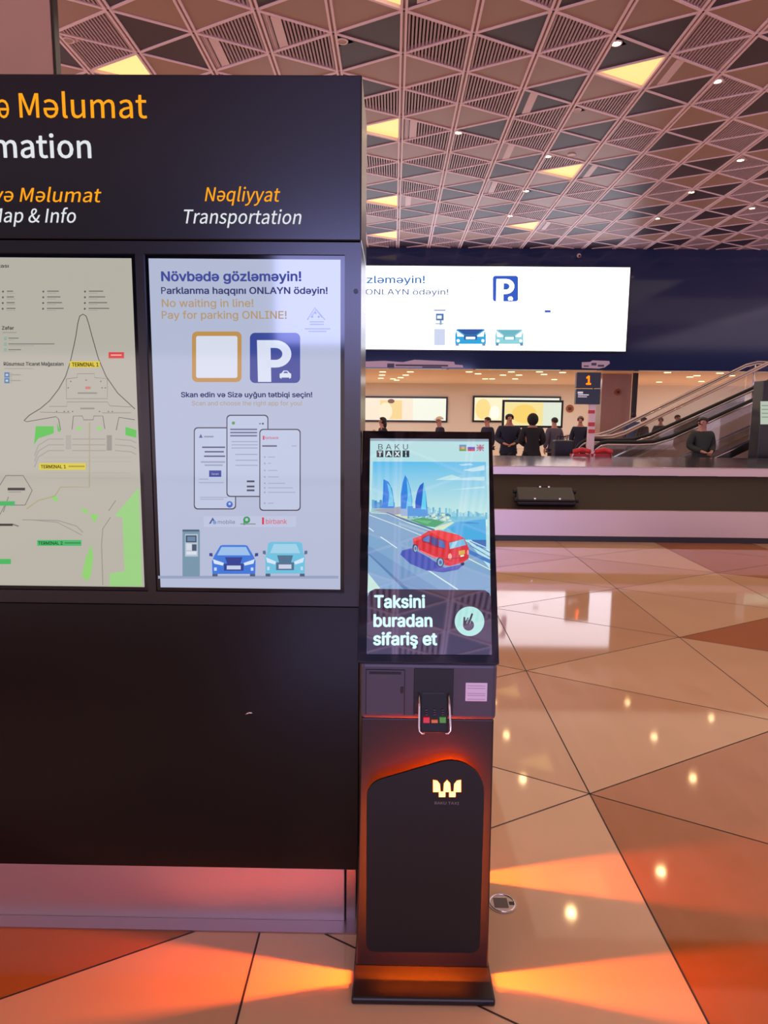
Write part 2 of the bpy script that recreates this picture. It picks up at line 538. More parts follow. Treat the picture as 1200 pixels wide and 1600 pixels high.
for c in range(-11, 14):
    for r in range(-20, 46):
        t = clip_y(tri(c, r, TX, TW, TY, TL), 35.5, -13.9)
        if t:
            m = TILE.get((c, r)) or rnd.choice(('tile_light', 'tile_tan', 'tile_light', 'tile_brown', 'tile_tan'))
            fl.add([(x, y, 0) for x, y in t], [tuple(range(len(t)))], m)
x0, x1 = TX - 11 * TW, TX + 14 * TW
fl.box(x0, x1, -13.9, 35.5, -.2, -.004, 'joint')
jw = .0032
def strip(mb, a, b, hw, z, m):
    d = (Vector(b) - Vector(a)).normalized(); n = Vector((-d.y, d.x)) * hw
    a = Vector(a); b = Vector(b)
    mb.add([(*(a - n), z), (*(b - n), z), (*(b + n), z), (*(a + n), z)], [(0, 1, 2, 3)], m)
for c in range(-11, 15):
    strip(fl, (TX + c * TW, -13.9), (TX + c * TW, 20), jw, .0006, 'joint')
for c in range(-11, 14):
    for r in range(-20, 24):
        t = tri(c, r, TX, TW, TY, TL)
        if min(p[1] for p in t) < -13.8 or max(p[1] for p in t) > 20: continue
        if (c + r) % 2 == 0:
            strip(fl, t[0], t[1], jw, .0006, 'joint'); strip(fl, t[0], t[2], jw, .0006, 'joint')
floor = struct(fl.build('floor'))

# ---- ceiling: equilateral lattice of bars with plain, dark and slatted infill
HC, CW, CL, CX, CY = 7.13, 1.022, 1.149, .085, 11.52
YF = 24.0
LIGHTS = {(-5, 1), (3, 1), (-1, 5), (3, 9), (-1, 13), (3, 17), (-1, 19), (-1, -3)}
OVR = {(2, 4): 's', (3, 2): 'b', (3, 1): 'b', (1, 0): 's', (1, 6): 's', (0, 2): 's', (0, 3): 's', (-4, -1): 'd', (-4, 0): 'd', (-5, -1): 's', (-5, 0): 's',
       (-3, -1): 's', (-3, 0): 's', (-2, -1): 's', (-2, 0): 's', (-6, 0): 'd', (-6, -1): 'd', (0, 8): 's', (0, 9): 'd', (1, 8): 's', (1, 9): 's', (-1, 2): 'd', (-1, 3): 's'}
def ctype(c, r):
    if (c, r) in LIGHTS: return 'l'
    if (c, r) in OVR: return OVR[(c, r)]
    if r % 3 == 1: return 'b'
    return 's' if (c + (r + 1) // 3) % 2 == 0 else 'd'


def inset(t, d):
    g = (sum(p[0] for p in t) / 3, sum(p[1] for p in t) / 3)
    k = 1 - d / (CL * .2887)
    return [(g[0] + (p[0] - g[0]) * k, g[1] + (p[1] - g[1]) * k) for p in t]


pn, sl, br = MB(), MB(), MB()
for c in range(-14, 18):
    for r in range(-41, 23):
        full = tri(c, r, CX, CW, CY, CL)
        t = clip_y(inset(full, .02), YF - .01, -11.9)
        if not t: continue
        ty = ctype(c, r)
        if ty == 'l': continue
        z = HC + .02 if ty != 's' else HC + .085
        pn.add([(x, y, z) for x, y in t][::-1], [tuple(range(len(t)))], {'b': 'ceil_beige', 'd': 'ceil_dark', 's': 'ceil_back'}[ty])
        if ty == 's':
            n = 19 if r > -14 else 9
            for k in range(n):
                u = (k + .5) / n; x = full[0][0] + (u * CW if True else 0)
                left = (c + r) % 2 == 0
                fr = u if left else 1 - u
                yc = CY + r * CL / 2; hh = CL / 2 * fr - .03
                ya, yb = max(yc - hh, -11.9), min(yc + hh, YF - .01)
                if yb - ya < .04: continue
                hw = .27 * CW / n
                x = CX + c * CW + u * CW
                sl.add([(x - hw, ya, HC + .018), (x + hw, ya, HC + .018), (x + hw, yb, HC + .018), (x - hw, yb, HC + .018),
                        (x - hw, ya, HC + .08), (x + hw, ya, HC + .08), (x + hw, yb, HC + .08), (x - hw, yb, HC + .08)],
                       [(3, 2, 1, 0), (0, 4, 7, 3), (1, 2, 6, 5)], 'ceil_slat')
for c in range(-14, 19):
    x = CX + c * CW
    for dx in (-.034, .034):
        br.box(x + dx - .017, x + dx + .017, -11.9, YF - .01, HC, HC + .10, 'ceil_bar')
    br.box(x - .017, x + .017, -11.9, YF - .01, HC + .03, HC + .10, 'ceil_beige')
for c in range(-14, 18):
    for r in range(-41, 23):
        t = tri(c, r, CX, CW, CY, CL)
        if (c + r) % 2 == 0:
            for q in (t[1], t[2]):
                a, b = Vector(t[0]), Vector(q)
                if min(a.y, b.y) < -11.9 or max(a.y, b.y) > YF - .01:
                    cl = clip_y([t[0], q, q], YF - .01, -11.9)
                    if len(cl) < 2: continue
                    a, b = Vector(cl[0]), Vector(max(cl, key=lambda p: (Vector(p) - Vector(cl[0])).length))
                    if (b - a).length < .05: continue
                d = (b - a).normalized(); n = Vector((-d.y, d.x)) * .021
                br.prism([tuple(a - n), tuple(b - n), tuple(b + n), tuple(a + n)], 'z', HC + .005, HC + .09, 'ceil_bar')
ce = MB().box(CX - 14 * CW, CX + 18 * CW, -11.9, YF - .005, HC + .16, HC + .4, 'plenum')
ceiling = struct(ce.build('ceiling'))
for mb, nm in ((pn, 'infill_panel'), (sl, 'slat'), (br, 'grid_bar')): part(mb, nm, ceiling)

# ---- back fascia, rear lounge with its low soffit, columns
fz = at(900, 578, YF).z
struct(MB().box(-16, 22, YF, YF + .35, fz, HC + .4, 'fascia').build('wall_back'))
struct(MB().box(-16, 22, YF + .35, 35.6, fz, fz + .2, 'soffit').build('ceiling_soffit'))
struct(MB().box(-16, 22, 35.5, 35.8, 0, fz, 'wall_warm').build('wall_rear'))
struct(MB().box(-20, 48, -14.3, -14, 3.1, HC + .4, 'fascia').build('wall_front'))
a, b = at(-90, 60, 8).x, at(80, 60, 8).x
cm = MB().box(a, b, 8, 8.13, 0, HC, 'marble'); cm.box(b, b + .03, 8.02, 8.13, 0, HC, 'black_pole')
struct(cm.build('column_marble'))
a, b = at(941, 600, 26).x, at(987, 600, 26).x
struct(MB().box(a, b, 26, 26.8, 0, fz, 'marble').build('column_rear'))
a, b = at(990, 600, 25.4).x, at(997, 600, 25.4).x
cp = MB().box(a, b, 25.4, 25.55, 0, fz, 'black_pole')
struct(cp.build('column_slim', bevel=.01))

# ================================================================== INFORMATION TOTEM
TYF = 2.0
tot = empty('information_totem', (-.99, 2.2, 0), 'tall black information totem with two lit portrait screens on a steel plinth', 'information totem')
XL, XR = -1.90, -.094
zt, zh, zb = 2.551, 2.122, .224
zs = at(300, 945, TYF).z
part(MB().box(XL, XR, TYF, 2.34, zh + .002, zt, 'totem_black'), 'header', tot, .004)
fr = MB()
# frame round the screens: rails and stiles with the screen wells left open
s1 = (-1.300, -.738); s2 = (-.690, -.152); sz = (1.131, 2.075)
wells = ((s1[0] - .012, s1[1] + .012), (s2[0] - .012, s2[1] + .012))
fr.box(XL, XR, TYF, 2.34, sz[1] + .012, zh - .002, 'totem_black')
fr.box(XL, XR, TYF, 2.34, zs + .001, sz[0] - .012, 'totem_black')
for x0, x1 in ((XL, wells[0][0]), (wells[0][1], wells[1][0]), (wells[1][1], XR)):
    fr.box(x0, x1, TYF, 2.34, sz[0] - .012, sz[1] + .012, 'totem_black')
fr.box(XL + .01, XR - .01, 2.05, 2.34, sz[0] - .012, sz[1] + .012, 'totem_black')
part(fr, 'screen_frame', tot)
part(MB().box(XL, XR, TYF, 2.34, zb, zs - .001, 'totem_lower'), 'lower_cabinet', tot, .003)
part(MB().box(XL, -.141, 2.05, 2.32, .006, zb, 'steel'), 'plinth', tot, .002)
part(MB().box(-.1375, -.104, 2.062, 2.32, .004, zb, 'steel_soft'), 'plinth_end', tot, .002)
part(MB().box(XL - .01, -.100, 1.998, 2.33, 0, .006, 'steel_soft'), 'foot_plate', tot)
lk = at(556, 455, TYF)
part(MB().disc((lk.x, TYF - .003, lk.z), .0065, .004, 'niche', axis='y'), 'keyhole', tot)
hd = at(390, 1114, TYF)
part(MB().tube([(hd.x - .012, TYF - .002, hd.z - .004), (hd.x, TYF - .004, hd.z + .003), (hd.x + .012, TYF - .002, hd.z)], .0025, 'chrome', 6), 'reflection_mark', tot)  # chrome curl modelled in place of a small reflection on the cabinet

TP = Plane((0, TYF - .0015, 0), (1, 0, 0), (0, 0, 1))
def letters(name, items, m, parent, pl, h=.0012):
    for t, x0, x1, yb, cap, bold, shear in items:
        a = pl.px(x0, yb); b = pl.px(x1, yb); c = pl.px(x0, yb - cap)
        vs, fs = fit_text(t, a[0], b[0], (a[1] + b[1]) / 2, abs(c[1] - a[1]), bold, shear)
        part(MB().add([pl.w(v) for v in vs], fs, m), name, parent)


FACE = 'humanist'
letters('orange_lettering', [('Məlumat', 31, 230, 184, 38, .002, 0), ('və', -22, 15, 184, 38, .002, 0), ('Xəritə və Məlumat', -104, 159, 315, 21.5, .002, .2), ('Nəqliyyat', 320, 438, 314.5, 21.5, .002, .2)], 'letter_orange', tot, TP)
letters('white_lettering', [('Information', -115, 143, 246, 36, .005, 0), ('Map & Info', -16, 119, 347.5, 21.5, .002, .2), ('Transportation', 288, 471, 349.5, 21.5, .002, .2)], 'letter_white', tot, TP)

FACE = 'sans'
# ---- screens
def lcd(x0, x1, z0, z1):
    p = MB()
    p.box(x0 - .012, x1 + .012, TYF + .006, TYF + .05, z0 - .012, z1 + .012, 'bezel')
    return part(p, 'display_screen', tot)


scr1, scr2 = lcd(*s1, *sz), lcd(*s2, *sz)
SP = Plane((0, TYF + .0055, 0), (1, 0, 0), (0, 0, 1))
def full(pic, s, col):
    return pic.uv([(s[0], sz[0]), (s[1], sz[0]), (s[1], sz[1]), (s[0], sz[1])], col)


# map screen
mp = Pic(SP, .00006); full(mp, s1, (180, 176, 164))
GR, LG, GG = (84, 190, 72), (140, 205, 110), (150, 206, 128)
RD = (196, 193, 180)
for pts, col in (
        ([(56, 666), (84, 666), (84, 677), (60, 685), (53, 695)], GR), ([(196, 667), (213, 672), (213, 684), (196, 680)], GR), ([(89, 660), (95, 675), (90, 674)], GR),
        ([(120, 667), (128, 667), (126, 673), (121, 672)], LG), ([(151, 667), (160, 667), (158, 673), (153, 672)], LG),
        ([(179, 806), (217, 762), (222, 916), (171, 916), (172, 896), (195, 892), (191, 808)], GG),
        ([(140, 803), (154, 804), (148, 818)], LG), ([(84, 772), (92, 780), (88, 784), (80, 778)], LG), ([(126, 793), (138, 797), (136, 803), (130, 800)], LG),
        ([(143, 850), (146, 870), (142, 900), (136, 908), (128, 900), (134, 872)], LG)):
    mp.poly(pts, col)
for yy in (686, 695, 704):
    mp.line([(54, yy + 26), (60, yy + 10), (76, yy), (100, yy)], 1.6, (158, 156, 148))
    mp.line([(113, yy), (165, yy)], 1.6, (158, 156, 148)); mp.line([(180, yy), (205, yy + 2), (213, yy + 6)], 1.6, (158, 156, 148))
mp.rect(103, 680, 111, 702, (166, 164, 154)); mp.rect(167, 680, 175, 704, (145, 143, 135))
mp.line([(140, 660), (140, 761), (95, 761), (86, 775), (60, 782), (42, 795)], 1.6, (168, 160, 120))
mp.line([(35, 812), (90, 813), (120, 822), (130, 832)], 1.4, (150, 148, 140)); mp.line([(45, 812), (90, 816), (128, 836)], 1.2, (150, 148, 140))
mp.line([(173, 808), (161, 826), (159, 850), (161, 914)], 1.2, (140, 140, 130)); mp.line([(181, 782), (170, 798)], 1, (130, 130, 120))
outl = [(38, 657), (46, 649), (64, 638), (78, 626), (92, 608), (103, 588), (110, 566), (116, 540), (119, 525), (122, 505), (125, 494), (130, 491), (135, 494), (139, 506), (144, 525), (154, 560), (166, 588), (184, 614), (211, 639)]
mp.line(outl, 1.2, (70, 72, 66))
mp.line([(38, 657), (42, 659), (88, 651), (92, 655), (95, 672)], 1, (80, 82, 76)); mp.line([(211, 656), (186, 652), (182, 672)], 1, (80, 82, 76))
mp.line([(113, 671), (115, 650), (129, 650), (131, 656), (146, 656), (147, 650), (161, 650), (164, 670)], .9, (85, 85, 80))
for pts in ([(104, 592), (121, 590), (121, 584), (148, 584), (148, 590), (168, 592), (168, 623), (104, 623), (104, 592)], [(77, 635), (105, 635), (105, 628), (168, 628), (172, 634), (205, 636)], [(63, 644), (110, 645)], [(160, 645), (205, 645)]):
    mp.line(pts, .8, (120, 120, 112))
for x, y in ((111, 596), (135, 594), (158, 596), (107, 606), (160, 606), (165, 606), (89, 643), (101, 643), (107, 643), (114, 643), (156, 643), (170, 643), (176, 643)):
    mp.disc(x, y, 1, (90, 92, 88), n=8)
mp.rect(134, 604, 142, 608, (200, 120, 110)); mp.rect(122, 613, 152, 615.5, (140, 138, 130)); mp.rect(126, 637, 148, 639.5, (140, 138, 130))
mp.line([(-20, 759), (0, 759), (10, 743), (37, 743), (51, 766), (40, 789), (18, 789)], 1, (90, 90, 84))
mp.line([(6, 800), (14, 776)], 1, (110, 110, 104)); mp.line([(0, 805), (8, 790)], 1, (110, 110, 104))
mp.rect(13, 762, 40, 766, (50, 50, 48)); mp.rect(14, 768, 34, 769, (130, 128, 120)); mp.rect(-40, 818, 21, 821.5, (40, 40, 40))
mp.line([(21, 819), (30, 822)], 1.5, (90, 90, 84))
mp.rect(-60, 783, 24, 790, (60, 175, 95)); mp.rect(-60, 873, 18, 881, (60, 180, 90)); mp.rect(59, 843.5, 128, 852.5, (60, 180, 100))
mp.rect(110, 564.5, 157, 574.5, (214, 192, 40)); mp.rect(62, 723.5, 135, 734, (214, 198, 50)); mp.rect(170.5, 550.5, 194.5, 560, (214, 60, 60))
mp.text('TERMINAL 1', 113.5, 155, 572.6, 6, (60, 50, 10), bold=.02); mp.text('TERMINAL 1', 65, 104, 731.5, 5.2, (60, 50, 10), bold=.02); mp.rect(108, 727.5, 133, 729.5, (150, 135, 40))
mp.text('TERMINAL 2', 61, 99, 850.6, 5, (20, 80, 40), bold=.02); mp.rect(102, 847, 127, 849, (40, 130, 70)); mp.rect(174, 554, 191, 556, (240, 170, 160))
mp.text('tası', -1, 15, 418.5, 5.5, (70, 70, 66), bold=.02)
for j, y in enumerate((456, 465, 474, 483)):
    for i, x in enumerate((6, 69, 134)):
        mp.disc(x, y, 1.6, (90, 90, 86), n=8); mp.rect(x + 6, y - 1.4, x + 6 + (14, 26, 32)[i] * (.7 + .1 * j), y + .2, (110, 108, 102)); mp.rect(x + 6, y + 2, x + 20, y + 3, (160, 156, 146))
mp.text('Zəfər', 5, 24, 515.5, 5.5, (60, 60, 58), bold=.02); mp.rect(6, 519, 28, 521, (160, 156, 146))
for y, l in ((529, 18), (538, 80), (547, 22)):
    mp.rect(8, y - 2.5, 13, y + 3, (150, 172, 160)); mp.rect(15, y - 1, 15 + l * .9, y + .5, (120, 120, 114)); mp.rect(15, y + 2, 15 + l * .5, y + 3, (165, 160, 150))
mp.text('Rüsumsuz Ticarət Mağazaları', 8, 101, 571.5, 5.6, (64, 64, 62), bold=.02); mp.rect(9, 575, 52, 577, (165, 160, 150))
for y in (586, 595):
    mp.rect(9, y - 4, 17, y + 4, (70, 120, 170)); mp.rect(11, y - 1.5, 15, y + 1.5, (190, 200, 210)); mp.rect(19, y - 1, 34, y + .5, (150, 146, 138))
for y in (715, 721, 739, 747): mp.line([(70, y), (205, y)], .6, (172, 168, 156))
mp.build('map_picture', scr1, 'lcd_picture')

# parking advert
NAVY, BLUE, GOLD, ORG = (58, 62, 110), (58, 78, 150), (178, 150, 110), (190, 146, 84)
ad = Pic(SP, .00006); full(ad, s2, (178, 186, 212))
ad.text('Növbədə gözləməyin!', 252, 471, 439, 15, (66, 76, 150), bold=.025)
ad.text('Parklanma haqqını ONLAYN ödəyin!', 252, 512, 459, 10.5, NAVY, bold=.022)
ad.text('No waiting in line!', 253, 396, 479.5, 12, GOLD, bold=.01); ad.text('Pay for parking ONLINE!', 253, 448, 498, 12, GOLD, bold=.01)
ad.rect(300, 518, 377.5, 597, ORG, r=8); ad.rect(306.5, 525, 371, 590.5, (214, 220, 236), r=3)
ad.rect(390.5, 520, 469, 598.5, (58, 74, 152), r=8)
ad.text('P', 403, 456, 591, 63, (214, 222, 240), bold=.11)
ad.poly([(437, 590), (437, 584), (440, 583), (443, 579), (449, 579), (453, 583), (455, 584), (455, 590), (452, 592), (452, 590), (440, 590), (440, 592)], (214, 222, 240))
ad.poly([(442.5, 583), (444.5, 580.5), (448.5, 580.5), (450.5, 583)], (58, 74, 152))
ad.text('Skan edin və Sizə uyğun tətbiqi seçin!', 283, 488, 620.5, 8, NAVY, bold=.022); ad.text('Scan and choose the right app for you!', 300, 472, 633.5, 7, (178, 160, 150), bold=.006)
# triangle emblem, top right
for p in ([(480, 500), (492, 481), (508, 500)], [(486, 496), (494, 484), (503, 496)]): ad.line(p, 1.4, (120, 134, 176))
for x, y in ((488, 495), (493, 489), (498, 495)): ad.disc(x, y, 1.6, (112, 128, 176), n=10)
for y, a, b in ((503, 484, 506), (507, 484, 506), (514, 476, 516), (518, 482, 510)): ad.rect(a, y - 1, b, y + .6, (128, 142, 186))
def phone(x0, y0, x1, y1):
    ad.rect(x0, y0, x1, y1, (64, 66, 80), r=6); ad.rect(x0 + 1.6, y0 + 1.8, x1 - 1.6, y1 - 1.8, (186, 196, 222), r=5)
phone(303, 667.5, 369, 796); phone(354, 648, 419.5, 776.5)
ad.poly([(311, 684), (314, 678), (317, 684)], (70, 90, 150)); ad.rect(319, 681, 334, 683.5, (140, 146, 172))
for y, a, b in ((699, 316, 352), (706, 320, 350), (713, 319, 352), (722, 314, 352), (727, 320, 348)): ad.rect(a, y - 1.4, b, y + 1, (86, 92, 130) if y < 715 else (150, 156, 180))
ad.rect(327, 735, 346, 745, (48, 62, 150)); ad.text('Davam', 331, 342, 742, 3.2, (180, 190, 220))
for y, a, b in ((748.5, 311, 326), (754, 311, 350), (777, 313, 356), (780, 313, 350)): ad.rect(a, y - .6, b, y + .6, (156, 162, 186))
ad.disc(359, 788, 5, (56, 100, 200)); ad.disc(359, 787, 2, (190, 205, 235), n=10)
ad.disc(365, 661, 2.6, (90, 150, 90), n=10); ad.disc(411, 662, 1.6, (60, 70, 90), n=10); ad.rect(405, 661, 408, 663, (120, 126, 150))
for y in (671, 676, 681): ad.rect(360, y - 1.3, 402, y + 1, (96, 104, 140))
for y in (690, 695, 700, 710, 719, 727): ad.rect(362 + (6 if y > 705 else 0), y - .7, 403, y + .7, (152, 160, 186))
for y in (752, 760, 766): ad.rect(386, y - 1.5, 398, y + 1.4, (70, 74, 92))
phone(405.5, 670, 470, 798)
ad.rect(411, 681, 413.5, 687, (205, 50, 70)); ad.text('birbank', 415, 436, 686, 4, (200, 100, 120), bold=.01); ad.rect(410, 695.5, 433, 698, (92, 96, 120)); ad.rect(456, 696, 464, 697.5, (160, 166, 190))
for i, y in enumerate((714, 724, 735, 745, 755, 762, 769, 786)): ad.disc(414, y, 1.4, (150, 158, 184), n=8); ad.rect(419, y - .7, (430, 424, 434, 436, 446, 458, 462, 428)[i], y + .7, (160, 168, 192))
ad.rect(319, 806, 463, 823, (186, 194, 220))
ad.poly([(327, 818), (333, 808), (339, 818), (336, 818), (333, 812.5), (330, 818)], (60, 90, 150)); ad.disc(336, 816, 3, (120, 150, 200), n=10); ad.text('mobile', 341, 368, 818, 6, (130, 140, 170), bold=.012)
ad.disc(386, 812, 5.5, (40, 150, 80), n=14); ad.disc(386, 811.5, 2.4, (186, 194, 220), n=10); ad.rect(381, 812, 383.5, 820, (40, 150, 80)); ad.rect(376, 817.5, 400, 819, (110, 140, 130))
ad.rect(410, 808, 413, 819, (210, 40, 60)); ad.text('birbank', 416, 449, 818, 7.5, (210, 110, 130), bold=.012)
ad.rect(248, 899, 529, 903.5, (146, 160, 190))
ad.rect(286, 828, 313, 900, (112, 146, 168)); ad.rect(286, 827, 312, 830, (66, 90, 112)); ad.rect(290, 834, 310, 869, (176, 192, 210)); ad.rect(291, 836, 308, 847, (52, 74, 100)); ad.rect(293.5, 838, 306, 845, (96, 130, 160))
ad.rect(292, 849, 300, 859, (206, 214, 224)); ad.rect(301, 850, 308, 860, (60, 80, 104)); ad.rect(292, 861, 308, 866, (214, 220, 230))
def car(cx, w, top, bot, body, dark, winc, van=False):
    def q(u, v): return (cx + u * w / 2, bot - v * (bot - top))
    ad.poly([q(-.98, .02), q(-.74, .02), q(-.74, .2), q(-.98, .2)], (70, 90, 120)); ad.poly([q(.74, .02), q(.98, .02), q(.98, .2), q(.74, .2)], (70, 90, 120))
    if not van: ad.poly([q(-.98, .1), q(.98, .1), q(1, .5), q(.9, .66), q(.62, .98), q(.5, 1), q(-.5, 1), q(-.62, .98), q(-.9, .66), q(-1, .5)], body)
    else: ad.poly([q(-.98, .1), q(.98, .1), q(1, .55), q(.9, .7), q(.86, .95), q(.7, 1), q(-.7, 1), q(-.86, .95), q(-.9, .7), q(-1, .55)], body)
    ad.poly([q(-.76, .68), q(.76, .68), q(.56, .94), q(-.56, .94)], winc)
    ad.poly([q(-.4, .62), q(.4, .62), q(.3, .42), q(-.3, .42)], dark)
    ad.poly([q(-.96, .56), q(-.45, .44), q(-.5, .36), q(-.9, .42)], (210, 226, 246)); ad.poly([q(.96, .56), q(.9, .42), q(.5, .36), q(.45, .44)], (210, 226, 246))
    ad.poly([q(-.45, .2), q(.45, .2), q(.45, .42), q(-.45, .42)], dark); ad.poly([q(-.32, .24), q(.32, .24), q(.32, .36), q(-.32, .36)], (196, 206, 230))
    for s in (-1, 1):
        ad.poly([q(s * .78, .2), q(s * .9, .2), q(s * .9, .3), q(s * .78, .3)], (190, 214, 240)); ad.poly([q(s * .96, .64), q(s * 1.12, .66), q(s * 1.12, .75), q(s * .98, .75)], dark)
car(366, 68, 851, 901, (52, 116, 214), (30, 56, 140), (150, 190, 232)); car(446, 62, 846, 901, (104, 190, 220), (70, 110, 140), (156, 206, 230), True)
ad.build('advert_picture', scr2, 'lcd_picture')

# ================================================================== TAXI KIOSK
KX0, KX1, KY = -.091, .298, 1.85
KC = (KX0 + KX1) / 2
ksk = empty('taxi_kiosk', (KC, 2.0, 0), 'slim black taxi ordering kiosk with tilted touchscreen and orange glowing front panel', 'kiosk')
bs = MB(); bs.prism([(-.100, 1.733), (.306, 1.735), (.302, 2.38), (-.094, 2.38)], 'z', 0, .022, 'kiosk_black')
part(bs, 'base_plate', ksk, .006)
bd = MB(); vs = []
for z, xl, xr in ((.022, -.093, .300), (.80, -.081, .293)):
    vs += [(xl, KY, z), (xr, KY, z), (xr, 2.27, z), (xl, 2.27, z)]
bd.add(vs, [(3, 2, 1, 0), (4, 5, 6, 7), (0, 1, 5, 4), (1, 2, 6, 5), (2, 3, 7, 6), (3, 0, 4, 7)], 'kiosk_black')
part(bd, 'column_body', ksk, .004)
# front cover plate standing off the column, with an LED strip round its back
PY = 1.82
KP = Plane((0, PY, 0), (1, 0, 0), (0, 0, 1))
outline = [KP.px(*p) for p in ((572, 1484), (749, 1486), (758, 1168), (573, 1222))]
outline = round_poly(outline, (.028, .028, .095, .060), 10)
part(MB().prism(outline, 'y', PY - .008, PY, 'kiosk_plate'), 'cover_plate', ksk)
outl_r = [(2 * KC - x, z) for x, z in outline][::-1]
part(MB().prism(outl_r, 'y', 2.30, 2.308, 'kiosk_plate'), 'rear_cover_plate', ksk)
LEDC, LEDR = (1.0, .145, .0), (1.0, .12, .0)
for yy, nm, mir in ((PY + .015, 'light_strip', 1), (2.285, 'rear_light_strip', -1)):
    def sx(x): return x if mir == 1 else 2 * KC - x
    xl_, xr_ = -.063 + .075, .267 - .075
    for pts in ([(xl_, .17), (xl_, .54)], [(xr_, .17), (xr_, .62)], [(-.02, .545), (.0, .575), (.17, .655), (.205, .648), (.228, .61)], [(-.02, .165), (.225, .165)]):
        part(MB().tube([(sx(x), yy, z) for x, z in pts], .004, 'led_bright' if len(pts) > 2 else 'led_orange', 6), nm, ksk)
    for s_ in (-1, 1):
        area('kiosk_led', ((xl_ - .007 if s_ < 0 else xr_ + .007) if mir == 1 else (2 * KC - xr_ - .007 if s_ < 0 else 2 * KC - xl_ + .007), yy, .36), .42, .006, 15.0, LEDC, (0, -s_ * PI / 2, 0))
area('kiosk_led_bottom', (KC, PY + .015, .158), .26, .006, 6.0, LEDR, (0, 0, 0))

# lit emblem and name on the cover plate
LP = Plane((0, PY - .0085, 0), (1, 0, 0), (0, 0, 1)); lg = MB()
def lpoly(pts):
    lg.prism([LP.px(*p) for p in pts], 'y', PY - .0095, PY - .008, 'logo_lit')
lpoly([(677, 1219), (683, 1220), (687, 1225), (688, 1237), (677, 1237)]); lpoly([(720, 1219), (720, 1237), (709, 1237), (710, 1225), (714, 1220)])
lpoly([(698.5, 1219), (703, 1224), (704, 1237), (693, 1237), (694, 1224)]); lpoly([(686, 1237), (695.5, 1237), (695.5, 1245), (686, 1245)]); lpoly([(702, 1237), (711.5, 1237), (711.5, 1245), (702, 1245)])
part(lg, 'lit_emblem', ksk)
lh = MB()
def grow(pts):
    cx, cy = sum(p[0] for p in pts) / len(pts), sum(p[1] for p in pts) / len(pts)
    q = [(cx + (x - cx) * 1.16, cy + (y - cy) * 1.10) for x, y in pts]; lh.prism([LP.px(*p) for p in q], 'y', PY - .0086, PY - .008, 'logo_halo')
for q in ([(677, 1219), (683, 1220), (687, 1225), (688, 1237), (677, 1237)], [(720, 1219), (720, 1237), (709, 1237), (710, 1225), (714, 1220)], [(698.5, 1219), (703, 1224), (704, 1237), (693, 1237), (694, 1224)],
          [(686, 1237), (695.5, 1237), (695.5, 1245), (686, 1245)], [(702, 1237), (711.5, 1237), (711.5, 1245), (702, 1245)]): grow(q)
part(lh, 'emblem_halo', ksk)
letters('name_lettering', [('BAKU TAXI', 679, 717, 1257, 4.2, 0, 0)], 'letter_grey', ksk, LP)
# control box
BZ0, BZ1, BY = .803, .968, 1.838
part(MB().box(-.083, .2965, BY, 2.22, BZ0, BZ1, 'kiosk_grey'), 'control_box', ksk, .012, 3)
BP = Plane((0, BY, 0), (1, 0, 0), (0, 0, 1))
def bpx(x, y): return BP.px(x, y)
a, b = bpx(572, 1115), bpx(632, 1047)
dr = part(MB().box(a[0], b[0], BY - .004, BY + .004, a[1], b[1], 'kiosk_grey'), 'printer_door', ksk, .0015)
part(MB().box(a[0] - .002, b[0] + .002, BY - .0008, BY + .003, a[1] - .002, b[1] + .002, 'niche'), 'door_gap', ksk)
q = bpx(628, 1077); part(MB().box(q[0] - .004, q[0] + .004, BY - .007, BY - .003, q[1] - .009, q[1] + .009, 'kiosk_black'), 'latch', dr, .001)
q1, q2 = bpx(577, 1052), bpx(627, 1048); part(MB().box(q1[0], q2[0], BY - .006, BY - .003, q1[1], q2[1] - .002, 'niche'), 'paper_slot', dr)
a, b = bpx(646, 1116), bpx(709, 1045); part(MB().box(a[0], b[0], BY - .003, BY + .003, a[1], b[1], 'niche'), 'reader_bay', ksk, .001)
a, b = bpx(727, 1095), bpx(761.5, 1067); st = part(MB().box(a[0], b[0], BY - .0016, BY, a[1], b[1], 'sticker'), 'sticker', ksk, label='white sticker')
sm = MB()
for y in (1071, 1075, 1083, 1086, 1092):
    c0, c1 = bpx(730, y), bpx(758, y); sm.box(c0[0], c1[0], BY - .0022, BY - .0016, c0[1] - .0012, c0[1] + .0008, 'sticker_ink')
part(sm, 'faint_print', st)
